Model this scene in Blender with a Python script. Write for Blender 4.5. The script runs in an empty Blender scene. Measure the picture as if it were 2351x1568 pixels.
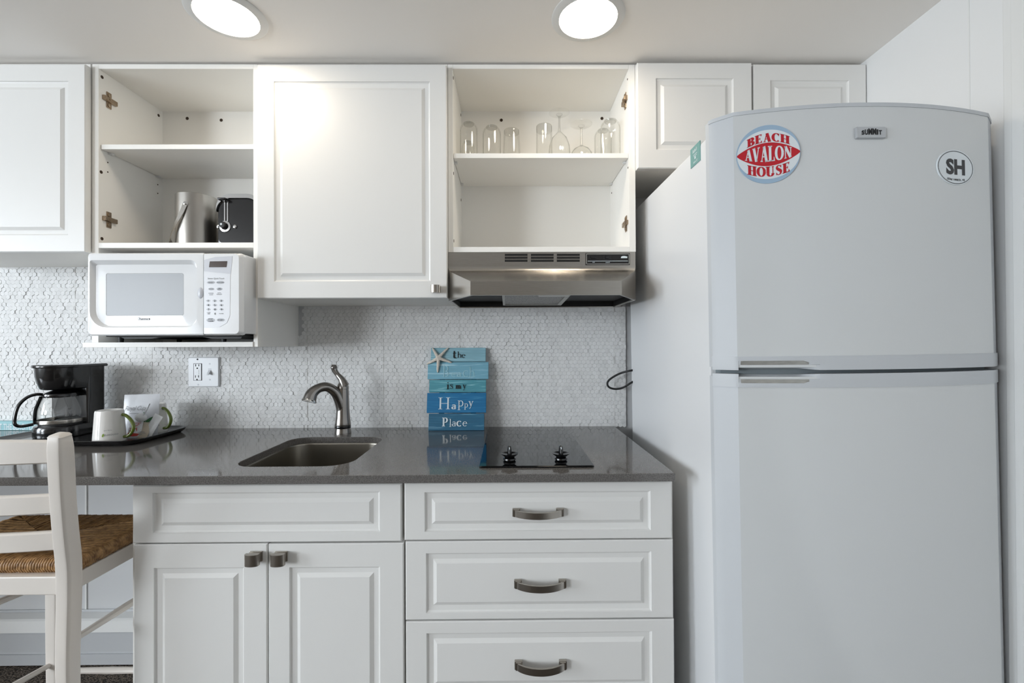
import bpy, bmesh, math, random
from mathutils import Vector, Matrix, Euler
R = math.radians
rnd = random.Random(7)
sc = bpy.context.scene
COL = sc.collection

# ------------------------------------------------------------------ camera, world, lights, exposure
CZ = 1.18                      # lens height above the carpet
CAM = Vector((0.0, -1.745, CZ))
F_PX, W_PX, H_PX = 1045.0, 2351.0, 1568.0
CAM_ROT = Matrix.Rotation(R(-0.47), 3, 'Z') @ Matrix.Rotation(R(90 + 0.30), 3, 'X') @ Matrix.Rotation(R(-0.235), 3, 'Z')
cd = bpy.data.cameras.new('camera'); cam = bpy.data.objects.new('camera', cd); COL.objects.link(cam)
cam.matrix_world = Matrix.Translation(CAM) @ CAM_ROT.to_4x4()
cd.sensor_fit = 'HORIZONTAL'; cd.sensor_width = 36.0; cd.lens = 36.0 * F_PX / W_PX
cd.clip_start = 0.02; cd.clip_end = 60
sc.camera = cam
sc.cycles.transparent_max_bounces = 32

w = bpy.data.worlds.new('world'); sc.world = w; w.use_nodes = True
w.node_tree.nodes['Background'].inputs[0].default_value = (0.78, 0.88, 1.0, 1)
w.node_tree.nodes['Background'].inputs[1].default_value = 4.0

def area(name, loc, look, sx, sy, power, col):
    d = bpy.data.lights.new(name, 'AREA'); d.shape = 'RECTANGLE'; d.size = sx; d.size_y = sy
    d.energy = power; d.color = col
    o = bpy.data.objects.new(name, d); COL.objects.link(o); o.location = loc
    o.rotation_euler = (Vector(look) - Vector(loc)).to_track_quat('-Z', 'Z').to_euler()
    return o
area('window_daylight_near', (-4.64, -2.30, 1.38), (-1.0, -1.3, 1.20), 1.3, 1.30, 92, (0.84, 0.92, 1.0))
area('fill_light_far', (-4.64, -4.70, 1.38), (-1.0, -2.6, 1.25), 1.7, 1.30, 165, (0.88, 0.94, 1.0))  # unseen second window light, added as fill from the front left

vs = sc.view_settings
sc.display_settings.display_device = 'sRGB'
vs.view_transform = 'Standard'; vs.look = 'None'; vs.gamma = 1.0; vs.use_curve_mapping = False
vs.exposure = 0.0
LAMP_STRENGTH = 31.0

# ------------------------------------------------------------------ helpers
def at(px, py, y):
    """where the line of sight through photo pixel (px, py) meets the plane Y = y: returns (x, z)"""
    d = CAM_ROT @ Vector(((px - W_PX / 2) / F_PX, -(py - H_PX / 2) / F_PX, -1.0))
    t = (y - CAM.y) / d.y
    p = CAM + d * t
    return p.x, p.z
def atx(px, y): return at(px, 790, y)[0]
def atz(py, y, px=1166): return at(px, py, y)[1]

def C(r, g, b):
    f = lambda v: (v / 255) / 12.92 if v <= 10.31 else ((v / 255 + 0.055) / 1.055) ** 2.4
    return (f(r), f(g), f(b), 1.0)

def tag(o, label=None, cat=None, group=None, kind=None):
    if label: o['label'] = label
    if cat: o['category'] = cat
    if group: o['group'] = group
    if kind: o['kind'] = kind
    return o

ROOTM = {}
def thing(name, label, cat, loc=(0, 0, 0), rot=(0, 0, 0), group=None, kind=None):
    o = bpy.data.objects.new(name, None); COL.objects.link(o)
    o.empty_display_size = 0.05
    o.location = loc; o.rotation_euler = rot
    ROOTM[o.name] = Matrix.LocRotScale(Vector(loc), Euler(rot), None)
    return tag(o, label, cat, group, kind)
def rootm(o):
    while o.parent: o = o.parent
    return ROOTM.get(o.name, Matrix.Identity(4))

class MB:
    """collects shapes, then links them as ONE mesh object"""
    def __init__(s): s.bm = bmesh.new()
    def box(s, x0, x1, y0, y1, z0, z1, bev=0.0, seg=2):
        x0, x1 = min(x0, x1), max(x0, x1); y0, y1 = min(y0, y1), max(y0, y1); z0, z1 = min(z0, z1), max(z0, z1)
        b = s.bm
        v = [b.verts.new((x, y, z)) for x in (x0, x1) for y in (y0, y1) for z in (z0, z1)]
        fs = [b.faces.new([v[i] for i in q]) for q in ((0, 1, 3, 2), (4, 6, 7, 5), (0, 4, 5, 1), (2, 3, 7, 6), (0, 2, 6, 4), (1, 5, 7, 3))]
        if bev > 0:
            es = list({e for f in fs for e in f.edges})
            bmesh.ops.bevel(b, geom=es, offset=min(bev, 0.45 * min(x1 - x0, y1 - y0, z1 - z0)), segments=seg, profile=0.5, affect='EDGES')
        return s
    def loops(s, rings, cap0=True, cap1=True, closed=True):
        b = s.bm
        vv = [[b.verts.new(p) for p in r] for r in rings]
        n = len(vv[0])
        for a, c in zip(vv, vv[1:]):
            for i in range(n if closed else n - 1):
                j = (i + 1) % n
                try: b.faces.new((a[i], a[j], c[j], c[i]))
                except ValueError: pass
        if cap0: b.faces.new(list(reversed(vv[0])))
        if cap1: b.faces.new(vv[-1])
        return s
    def prism(s, poly, axis, a0, a1):
        def m(p, a):
            if axis == 'x': return (a, p[0], p[1])
            if axis == 'y': return (p[0], a, p[1])
            return (p[0], p[1], a)
        return s.loops([[m(p, a0) for p in poly], [m(p, a1) for p in poly]])
    def lathe(s, prof, c=(0, 0, 0), seg=32, axis='z', cap0=True, cap1=True, ex=1.0, ey=1.0):
        rings = []
        for r, h in prof:
            ring = []
            for i in range(seg):
                a = 2 * math.pi * i / seg
                u, v = r * math.cos(a) * ex, r * math.sin(a) * ey
                if axis == 'z': p = (c[0] + u, c[1] + v, c[2] + h)
                elif axis == 'y': p = (c[0] + u, c[1] - h, c[2] + v)      # h goes towards the viewer
                else: p = (c[0] + h, c[1] + u, c[2] + v)
                ring.append(p)
            rings.append(ring)
        return s.loops(rings, cap0, cap1)
    def tube(s, path, rad, seg=10, sq=None, up=None, cap=True):
        """swept section; rad: number, list of numbers or list of (a, b) half sizes; sq: list of section points (unit)"""
        P = [Vector(p) for p in path]; n = len(P)
        if not isinstance(rad, (list, tuple)): rad = [rad] * n
        sec = sq or [(math.cos(2 * math.pi * i / seg), math.sin(2 * math.pi * i / seg)) for i in range(seg)]
        ref = None; rings = []
        for i in range(n):
            t = (P[min(i + 1, n - 1)] - P[max(i - 1, 0)]).normalized()
            if up is not None: ref = Vector(up[i] if isinstance(up, list) else up)
            elif ref is None: ref = Vector((0, 0, 1)) if abs(t.z) < 0.9 else Vector((1, 0, 0))
            u = t.cross(ref)
            if u.length < 1e-6: u = t.cross(Vector((0.3, 1, 0.2)))
            u.normalize(); v = u.cross(t).normalized()
            if up is None: ref = v
            ra, rb = rad[i] if isinstance(rad[i], (list, tuple)) else (rad[i], rad[i])
            rings.append([P[i] + u * (a * ra) + v * (b * rb) for a, b in sec])
        return s.loops(rings, cap, cap)
    def faces(s, verts, faces):
        vv = [s.bm.verts.new(p) for p in verts]
        for f in faces:
            try: s.bm.faces.new([vv[i] for i in f])
            except ValueError: pass
        return s
    def obj(s, name, mat, parent=None, label=None, cat=None, group=None, kind=None, sharp=35, smooth=True, local=False, recalc=True):
        if recalc: bmesh.ops.recalc_face_normals(s.bm, faces=s.bm.faces)
        me = bpy.data.meshes.new(name); s.bm.to_mesh(me); s.bm.free()
        if parent is not None and not local:
            me.transform(rootm(parent).inverted())
        if smooth and len(me.polygons):
            me.polygons.foreach_set('use_smooth', [True] * len(me.polygons))
            me.set_sharp_from_angle(angle=R(sharp))
        me.materials.append(mat)
        o = bpy.data.objects.new(name, me); COL.objects.link(o)
        if smooth and kind != 'stuff' and 4 < len(me.polygons) < 4000:
            wn = o.modifiers.new('weighted_normals', 'WEIGHTED_NORMAL'); wn.keep_sharp = True
        if parent is not None: o.parent = parent
        return tag(o, label, cat, group, kind)

def copy_tree(o, parent=None):
    c = o.copy(); COL.objects.link(c)
    if parent is not None: c.parent = parent
    for ch in list(o.children): copy_tree(ch, c)
    return c

def arc(cx, cy, rx, ry, a0, a1, n=12):
    return [(cx + rx * math.cos(R(a0 + (a1 - a0) * i / n)), cy + ry * math.sin(R(a0 + (a1 - a0) * i / n))) for i in range(n + 1)]
def rrect(x0, x1, z0, z1, r, n=5):
    """rounded rectangle, r = radius or (bottom left, bottom right, top right, top left)"""
    if not isinstance(r, (tuple, list)): r = (r,) * 4
    return (arc(x0 + r[0], z0 + r[0], r[0], r[0], 180, 270, n) + arc(x1 - r[1], z0 + r[1], r[1], r[1], 270, 360, n)
            + arc(x1 - r[2], z1 - r[2], r[2], r[2], 0, 90, n) + arc(x0 + r[3], z1 - r[3], r[3], r[3], 90, 180, n))
def spline(pts, n=8):
    P = [Vector(p) for p in pts]; out = []
    for i in range(len(P) - 1):
        p0, p1, p2, p3 = P[max(i - 1, 0)], P[i], P[i + 1], P[min(i + 2, len(P) - 1)]
        for k in range(n):
            t = k / n
            out.append(0.5 * ((2 * p1) + (p2 - p0) * t + (2 * p0 - 5 * p1 + 4 * p2 - p3) * t * t + (3 * p1 - p0 - 3 * p2 + p3) * t ** 3))
    out.append(P[-1]); return out
def lerps(vals, n):
    out = []
    for a, b in zip(vals, vals[1:]):
        for k in range(n):
            t = k / n
            out.append(tuple(x + (y - x) * t for x, y in zip(a, b)) if isinstance(a, tuple) else a + (b - a) * t)
    out.append(vals[-1]); return out

# ------------------------------------------------------------------ materials
def mat(name, col, rough=0.5, metal=0.0, spec=0.5, coat=0.0, bump=None, vary=None, emit=None, aniso=None):
    m = bpy.data.materials.new(name); m.use_nodes = True
    nt = m.node_tree; b = nt.nodes['Principled BSDF']
    b.inputs['Base Color'].default_value = col; b.inputs['Roughness'].default_value = rough
    b.inputs['Metallic'].default_value = metal; b.inputs['Specular IOR Level'].default_value = spec
    if coat: b.inputs['Coat Weight'].default_value = coat; b.inputs['Coat Roughness'].default_value = 0.06
    tc = nt.nodes.new('ShaderNodeTexCoord')
    def noise(scale, detail=3, stretch=(1, 1, 1)):
        mp = nt.nodes.new('ShaderNodeMapping'); mp.inputs['Scale'].default_value = stretch
        nt.links.new(tc.outputs['Object'], mp.inputs['Vector'])
        n = nt.nodes.new('ShaderNodeTexNoise'); n.inputs['Scale'].default_value = scale; n.inputs['Detail'].default_value = detail
        nt.links.new(mp.outputs['Vector'], n.inputs['Vector']); return n
    if vary:                                  # (scale, amount, stretch)
        n = noise(vary[0], 4, vary[2] if len(vary) > 2 else (1, 1, 1))
        mr = nt.nodes.new('ShaderNodeMapRange'); mr.inputs['From Min'].default_value = 0.3; mr.inputs['From Max'].default_value = 0.7
        mr.inputs['To Min'].default_value = 1 - vary[1]; mr.inputs['To Max'].default_value = 1 + vary[1]
        nt.links.new(n.outputs['Fac'], mr.inputs['Value'])
        mx = nt.nodes.new('ShaderNodeVectorMath'); mx.operation = 'SCALE'; mx.inputs[0].default_value = col[:3]
        nt.links.new(mr.outputs['Result'], mx.inputs['Scale']); nt.links.new(mx.outputs['Vector'], b.inputs['Base Color'])
    if bump:                                  # (scale, strength, stretch)
        n = noise(bump[0], 3, bump[2] if len(bump) > 2 else (1, 1, 1))
        bp = nt.nodes.new('ShaderNodeBump'); bp.inputs['Strength'].default_value = bump[1]; bp.inputs['Distance'].default_value = 0.002
        nt.links.new(n.outputs['Fac'], bp.inputs['Height']); nt.links.new(bp.outputs['Normal'], b.inputs['Normal'])
    if emit:
        b.inputs['Emission Color'].default_value = emit[0]; b.inputs['Emission Strength'].default_value = emit[1]
    return m

M = {}
M['lacquer'] = mat('white_lacquer', C(232, 231, 228), 0.32, bump=(60, 0.02))
M['melamine'] = mat('white_melamine', C(244, 242, 237), 0.42)
M['ceiling'] = mat('ceiling_paint', C(250, 246, 241), 0.8, bump=(180, 0.05))
M['wall'] = mat('wall_paint', C(228, 228, 227), 0.55, bump=(120, 0.04))
M['backwall'] = mat('grey_white_wall_paint', C(200, 201, 202), 0.6, bump=(120, 0.04))
M['roomwall'] = mat('room_wall_paint', C(216, 213, 208), 0.8, bump=(120, 0.04))
M['farwall'] = mat('tan_wall_paint', C(150, 138, 124), 0.8, bump=(120, 0.04))
M['trim'] = mat('trim_paint', C(224, 224, 222), 0.4)
M['tile'] = mat('pearl_white_tile', C(224, 224, 223), 0.5, spec=0.3, vary=(55, 0.06), bump=(400, 0.06))
M['joint'] = mat('tile_joint', C(216, 215, 212), 0.5)
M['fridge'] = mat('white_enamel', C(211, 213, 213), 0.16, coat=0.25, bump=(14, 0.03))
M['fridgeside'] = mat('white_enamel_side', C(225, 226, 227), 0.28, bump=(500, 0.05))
M['fridgeplastic'] = mat('white_plastic_trim', C(198, 201, 204), 0.42, spec=0.25)
M['gasket'] = mat('grey_gasket', C(120, 128, 132), 0.6)
M['silver'] = mat('worn_silver_strip', C(176, 175, 170), 0.4, metal=0.6, vary=(60, 0.12, (1, 1, 4)))
M['steel'] = mat('brushed_stainless_steel', C(176, 172, 166), 0.27, metal=1.0, bump=(30, 0.05, (1, 30, 40)), vary=(30, 0.06, (0.6, 20, 30)))
M['steelv'] = mat('brushed_stainless_steel_upright', C(178, 174, 168), 0.28, metal=1.0, bump=(30, 0.05, (40, 40, 1)))
M['sinksteel'] = mat('satin_sink_steel', C(150, 145, 136), 0.34, metal=1.0, bump=(30, 0.04, (1, 30, 40)))
M['nickel'] = mat('satin_nickel', C(170, 164, 156), 0.28, metal=1.0)
M['faucet'] = mat('brushed_nickel_faucet', C(150, 146, 142), 0.24, metal=1.0, bump=(200, 0.03))
M['hinge'] = mat('nickel_plated_hinge', C(168, 150, 130), 0.3, metal=1.0)
M['hole'] = mat('dark_screw_hole', C(60, 45, 32), 0.7)
M['black'] = mat('black_gloss_plastic', C(13, 13, 15), 0.18, coat=0.4)
M['blackmatt'] = mat('black_matt_plastic', C(17, 17, 18), 0.5)
M['blackglass'] = mat('black_ceramic_glass', C(10, 11, 13), 0.05, spec=0.6)
M['hoodblack'] = mat('black_hood_cavity', C(14, 13, 12), 0.6)
M['chrome'] = mat('chrome', C(225, 225, 225), 0.08, metal=1.0)
M['microwave'] = mat('white_gloss_plastic', C(232, 233, 234), 0.16, coat=0.3)
M['mwpanel'] = mat('pale_grey_panel', C(222, 224, 228), 0.3)
M['mwgrey'] = mat('grey_panel_inset', C(200, 202, 208), 0.3)
M['button'] = mat('grey_button_print', C(186, 189, 194), 0.4)
M['ink'] = mat('dark_print', C(58, 58, 60), 0.6)
M['inkpale'] = mat('pale_print', C(150, 150, 150), 0.6)
M['display'] = mat('dark_brown_display', C(48, 26, 14), 0.12)
M['outlet'] = mat('white_device_plastic', C(226, 228, 231), 0.3)
M['slot'] = mat('dark_slot', C(12, 12, 12), 0.7)
M['ceramic'] = mat('white_glazed_ceramic', C(236, 233, 228), 0.14, coat=0.3)
M['green'] = mat('olive_green_glaze', C(112, 128, 52), 0.18, coat=0.3)
M['leafgreen'] = mat('leaf_green_print', C(58, 108, 66), 0.5)
M['limegreen'] = mat('lime_green_print', C(140, 165, 70), 0.5)
M['paper'] = mat('white_pouch_film', C(222, 224, 228), 0.35, bump=(26, 0.5))
M['kraft'] = mat('beige_packet_paper', C(196, 184, 166), 0.5, bump=(40, 0.4))
M['redprint'] = mat('red_print', C(190, 60, 50), 0.5)
M['chairwhite'] = mat('white_chair_paint', C(222, 215, 207), 0.38, bump=(80, 0.03))
M['heater'] = mat('white_enamel_heater', C(186, 188, 190), 0.4)
M['teal1'] = None
M['starfish'] = mat('chalky_starfish', C(216, 208, 196), 0.8, bump=(260, 0.9), vary=(160, 0.12))
M['magwhite'] = mat('magnet_white', C(222, 228, 231), 0.35)
M['magred'] = mat('magnet_red', C(190, 28, 42), 0.35)
M['magblue'] = mat('magnet_pale_blue', C(158, 183, 205), 0.35)
M['magteal'] = mat('magnet_teal', C(112, 160, 156), 0.4)
M['signink'] = mat('black_lettering', C(16, 16, 18), 0.6)
M['signpale'] = mat('pale_lettering', C(222, 232, 236), 0.6)
M['signfaint'] = mat('faint_pale_lettering', C(156, 200, 210), 0.6)
M['spoon'] = mat('white_plastic_film', C(226, 228, 230), 0.25)
M['lens'] = mat('frosted_lamp_cover', C(205, 203, 198), 0.35)
M['badge'] = mat('grey_badge', C(186, 188, 190), 0.3, metal=0.4)

def paint_wood(name, base, streak, amt=0.62):
    m = bpy.data.materials.new(name); m.use_nodes = True; nt = m.node_tree; b = nt.nodes['Principled BSDF']
    b.inputs['Roughness'].default_value = 0.55
    tc = nt.nodes.new('ShaderNodeTexCoord'); mp = nt.nodes.new('ShaderNodeMapping'); mp.inputs['Scale'].default_value = (9, 9, 150)
    n = nt.nodes.new('ShaderNodeTexNoise'); n.inputs['Scale'].default_value = 1.0; n.inputs['Detail'].default_value = 5; n.inputs['Distortion'].default_value = 0.6
    cr = nt.nodes.new('ShaderNodeValToRGB'); e = cr.color_ramp.elements
    e[0].position = 0.40; e[0].color = tuple(c * 0.9 for c in base[:3]) + (1,)
    e[1].position = amt + 0.1; e[1].color = streak
    k = cr.color_ramp.elements.new(0.56); k.color = base
    nt.links.new(tc.outputs['Object'], mp.inputs['Vector']); nt.links.new(mp.outputs['Vector'], n.inputs['Vector'])
    nt.links.new(n.outputs['Fac'], cr.inputs['Fac']); nt.links.new(cr.outputs['Color'], b.inputs['Base Color'])
    return m
M['plank1'] = paint_wood('pale_aqua_painted_wood', C(138, 184, 198), C(184, 214, 220))
M['plank2'] = paint_wood('light_blue_painted_wood', C(120, 176, 196), C(180, 214, 224))
M['plank3'] = paint_wood('turquoise_painted_wood', C(80, 152, 166), C(150, 204, 212))
M['plank4'] = paint_wood('bright_blue_painted_wood', C(18, 112, 162), C(80, 158, 196))
M['plank5'] = paint_wood('deep_blue_painted_wood', C(38, 102, 134), C(110, 160, 184))
M['signteal'] = paint_wood('pale_teal_painted_wood', C(146, 196, 202), C(190, 222, 226))

def quartz():
    m = bpy.data.materials.new('grey_quartz'); m.use_nodes = True; nt = m.node_tree; b = nt.nodes['Principled BSDF']
    tc = nt.nodes.new('ShaderNodeTexCoord')
    n = nt.nodes.new('ShaderNodeTexNoise'); n.inputs['Scale'].default_value = 420; n.inputs['Detail'].default_value = 3
    cr = nt.nodes.new('ShaderNodeValToRGB'); e = cr.color_ramp.elements
    e[0].position = 0.34; e[0].color = C(88, 85, 83); e[1].position = 0.72; e[1].color = C(124, 121, 118)
    nt.links.new(tc.outputs['Object'], n.inputs['Vector']); nt.links.new(n.outputs['Fac'], cr.inputs['Fac'])
    nt.links.new(cr.outputs['Color'], b.inputs['Base Color'])
    b.inputs['Roughness'].default_value = 0.075; b.inputs['Specular IOR Level'].default_value = 0.62
    return m
M['quartz'] = quartz()

def rush():
    m = bpy.data.materials.new('woven_rush'); m.use_nodes = True; nt = m.node_tree; b = nt.nodes['Principled BSDF']
    tc = nt.nodes.new('ShaderNodeTexCoord')
    n = nt.nodes.new('ShaderNodeTexNoise'); n.inputs['Scale'].default_value = 90; n.inputs['Detail'].default_value = 4
    cr = nt.nodes.new('ShaderNodeValToRGB'); e = cr.color_ramp.elements
    e[0].position = 0.3; e[0].color = C(112, 78, 42); e[1].position = 0.7; e[1].color = C(184, 142, 92)
    nt.links.new(tc.outputs['Object'], n.inputs['Vector']); nt.links.new(n.outputs['Fac'], cr.inputs['Fac'])
    nt.links.new(cr.outputs['Color'], b.inputs['Base Color']); b.inputs['Roughness'].default_value = 0.5
    return m
M['rush'] = rush()

def carpet():
    m = bpy.data.materials.new('brown_loop_carpet'); m.use_nodes = True; nt = m.node_tree; b = nt.nodes['Principled BSDF']
    tc = nt.nodes.new('ShaderNodeTexCoord'); mp = nt.nodes.new('ShaderNodeMapping'); mp.inputs['Scale'].default_value = (1.0, 1.6, 1)
    v = nt.nodes.new('ShaderNodeTexVoronoi'); v.inputs['Scale'].default_value = 130
    cr = nt.nodes.new('ShaderNodeValToRGB'); e = cr.color_ramp.elements
    e[0].position = 0.0; e[0].color = C(128, 114, 100); e[1].position = 0.75; e[1].color = C(40, 33, 27)
    bp = nt.nodes.new('ShaderNodeBump'); bp.invert = True; bp.inputs['Strength'].default_value = 0.9; bp.inputs['Distance'].default_value = 0.006
    nt.links.new(tc.outputs['Object'], mp.inputs['Vector']); nt.links.new(mp.outputs['Vector'], v.inputs['Vector'])
    nt.links.new(v.outputs['Distance'], cr.inputs['Fac']); nt.links.new(cr.outputs['Color'], b.inputs['Base Color'])
    nt.links.new(v.outputs['Distance'], bp.inputs['Height']); nt.links.new(bp.outputs['Normal'], b.inputs['Normal'])
    b.inputs['Roughness'].default_value = 0.95
    return m
M['carpet'] = carpet()

def clear(name, tint=0.985, edge=0.74, refl=0.9):
    m = bpy.data.materials.new(name); m.use_nodes = True; nt = m.node_tree
    for n in list(nt.nodes): nt.nodes.remove(n)
    out = nt.nodes.new('ShaderNodeOutputMaterial'); mix = nt.nodes.new('ShaderNodeMixShader')
    tr = nt.nodes.new('ShaderNodeBsdfTransparent'); gl = nt.nodes.new('ShaderNodeBsdfGlossy'); gl.inputs['Roughness'].default_value = 0.03
    gl.inputs['Color'].default_value = (refl, refl, refl, 1)
    lw = nt.nodes.new('ShaderNodeLayerWeight'); lw.inputs['Blend'].default_value = 0.5
    cr = nt.nodes.new('ShaderNodeValToRGB'); e = cr.color_ramp.elements
    e[0].position = 0.6; e[0].color = (tint, tint, tint * 0.995, 1); e[1].position = 0.97; e[1].color = (edge, edge, edge * 0.97, 1)
    nt.links.new(lw.outputs['Facing'], cr.inputs['Fac']); nt.links.new(cr.outputs['Color'], tr.inputs['Color'])
    pw = nt.nodes.new('ShaderNodeMath'); pw.operation = 'POWER'; pw.inputs[1].default_value = 4.0
    md = nt.nodes.new('ShaderNodeMath'); md.operation = 'MULTIPLY_ADD'; md.inputs[1].default_value = 0.55; md.inputs[2].default_value = 0.035
    nt.links.new(lw.outputs['Facing'], pw.inputs[0]); nt.links.new(pw.outputs['Value'], md.inputs[0]); nt.links.new(md.outputs['Value'], mix.inputs['Fac']); nt.links.new(tr.outputs['BSDF'], mix.inputs[1]); nt.links.new(gl.outputs['BSDF'], mix.inputs[2])
    nt.links.new(mix.outputs['Shader'], out.inputs['Surface'])
    return m
M['glass'] = clear('clear_drinking_glass')
M['glassthick'] = clear('thick_glass_base', 0.9, 0.45)

def meshfilter():
    m = mat('aluminium_mesh_filter', C(120, 118, 114), 0.4, metal=0.9)
    nt = m.node_tree; b = nt.nodes['Principled BSDF']
    tc = nt.nodes.new('ShaderNodeTexCoord'); v = nt.nodes.new('ShaderNodeTexVoronoi'); v.inputs['Scale'].default_value = 240
    cr = nt.nodes.new('ShaderNodeValToRGB'); e = cr.color_ramp.elements
    e[0].position = 0.15; e[0].color = C(40, 40, 40); e[1].position = 0.6; e[1].color = C(150, 148, 144)
    nt.links.new(tc.outputs['Object'], v.inputs['Vector']); nt.links.new(v.outputs['Distance'], cr.inputs['Fac']); nt.links.new(cr.outputs['Color'], b.inputs['Base Color'])
    return m
M['filter'] = meshfilter()
def mwglass():
    m = mat('perforated_oven_window', C(150, 154, 158), 0.32, spec=0.3)
    nt = m.node_tree; b = nt.nodes['Principled BSDF']
    tc = nt.nodes.new('ShaderNodeTexCoord'); v = nt.nodes.new('ShaderNodeTexVoronoi'); v.inputs['Scale'].default_value = 420; v.inputs['Randomness'].default_value = 0.0
    cr = nt.nodes.new('ShaderNodeValToRGB'); e = cr.color_ramp.elements
    e[0].position = 0.28; e[0].color = C(128, 132, 136); e[1].position = 0.42; e[1].color = C(172, 175, 179)
    nt.links.new(tc.outputs['Object'], v.inputs['Vector']); nt.links.new(v.outputs['Distance'], cr.inputs['Fac']); nt.links.new(cr.outputs['Color'], b.inputs['Base Color'])
    return m
M['mwglass'] = mwglass()
def lamp_mat():
    m = bpy.data.materials.new('lit_lamp_diffuser'); m.use_nodes = True; nt = m.node_tree
    b = nt.nodes['Principled BSDF']; b.inputs['Base Color'].default_value = (0.9, 0.9, 0.9, 1)
    b.inputs['Emission Color'].default_value = (1.0, 0.88, 0.72, 1); b.inputs['Emission Strength'].default_value = LAMP_STRENGTH
    return m
M['lamp'] = lamp_mat()

# ------------------------------------------------------------------ lettering (flat print, built as thin faces)
def font_faces(txt, bold=0.0, shear=0.0, spacing=1.0):
    cu = bpy.data.curves.new('lettering', 'FONT'); cu.body = txt; cu.size = 1.0; cu.offset = bold; cu.shear = shear
    cu.space_character = spacing; cu.align_x = 'CENTER'; cu.resolution_u = 3
    o = bpy.data.objects.new('lettering', cu); COL.objects.link(o)
    dg = bpy.context.evaluated_depsgraph_get(); dg.update()
    me = bpy.data.meshes.new_from_object(o.evaluated_get(dg))
    vs_ = [(v.co.x, v.co.y) for v in me.vertices]; fs = [tuple(p.vertices) for p in me.polygons]
    bpy.data.objects.remove(o); bpy.data.curves.remove(cu); bpy.data.meshes.remove(me)
    return vs_, fs

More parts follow.
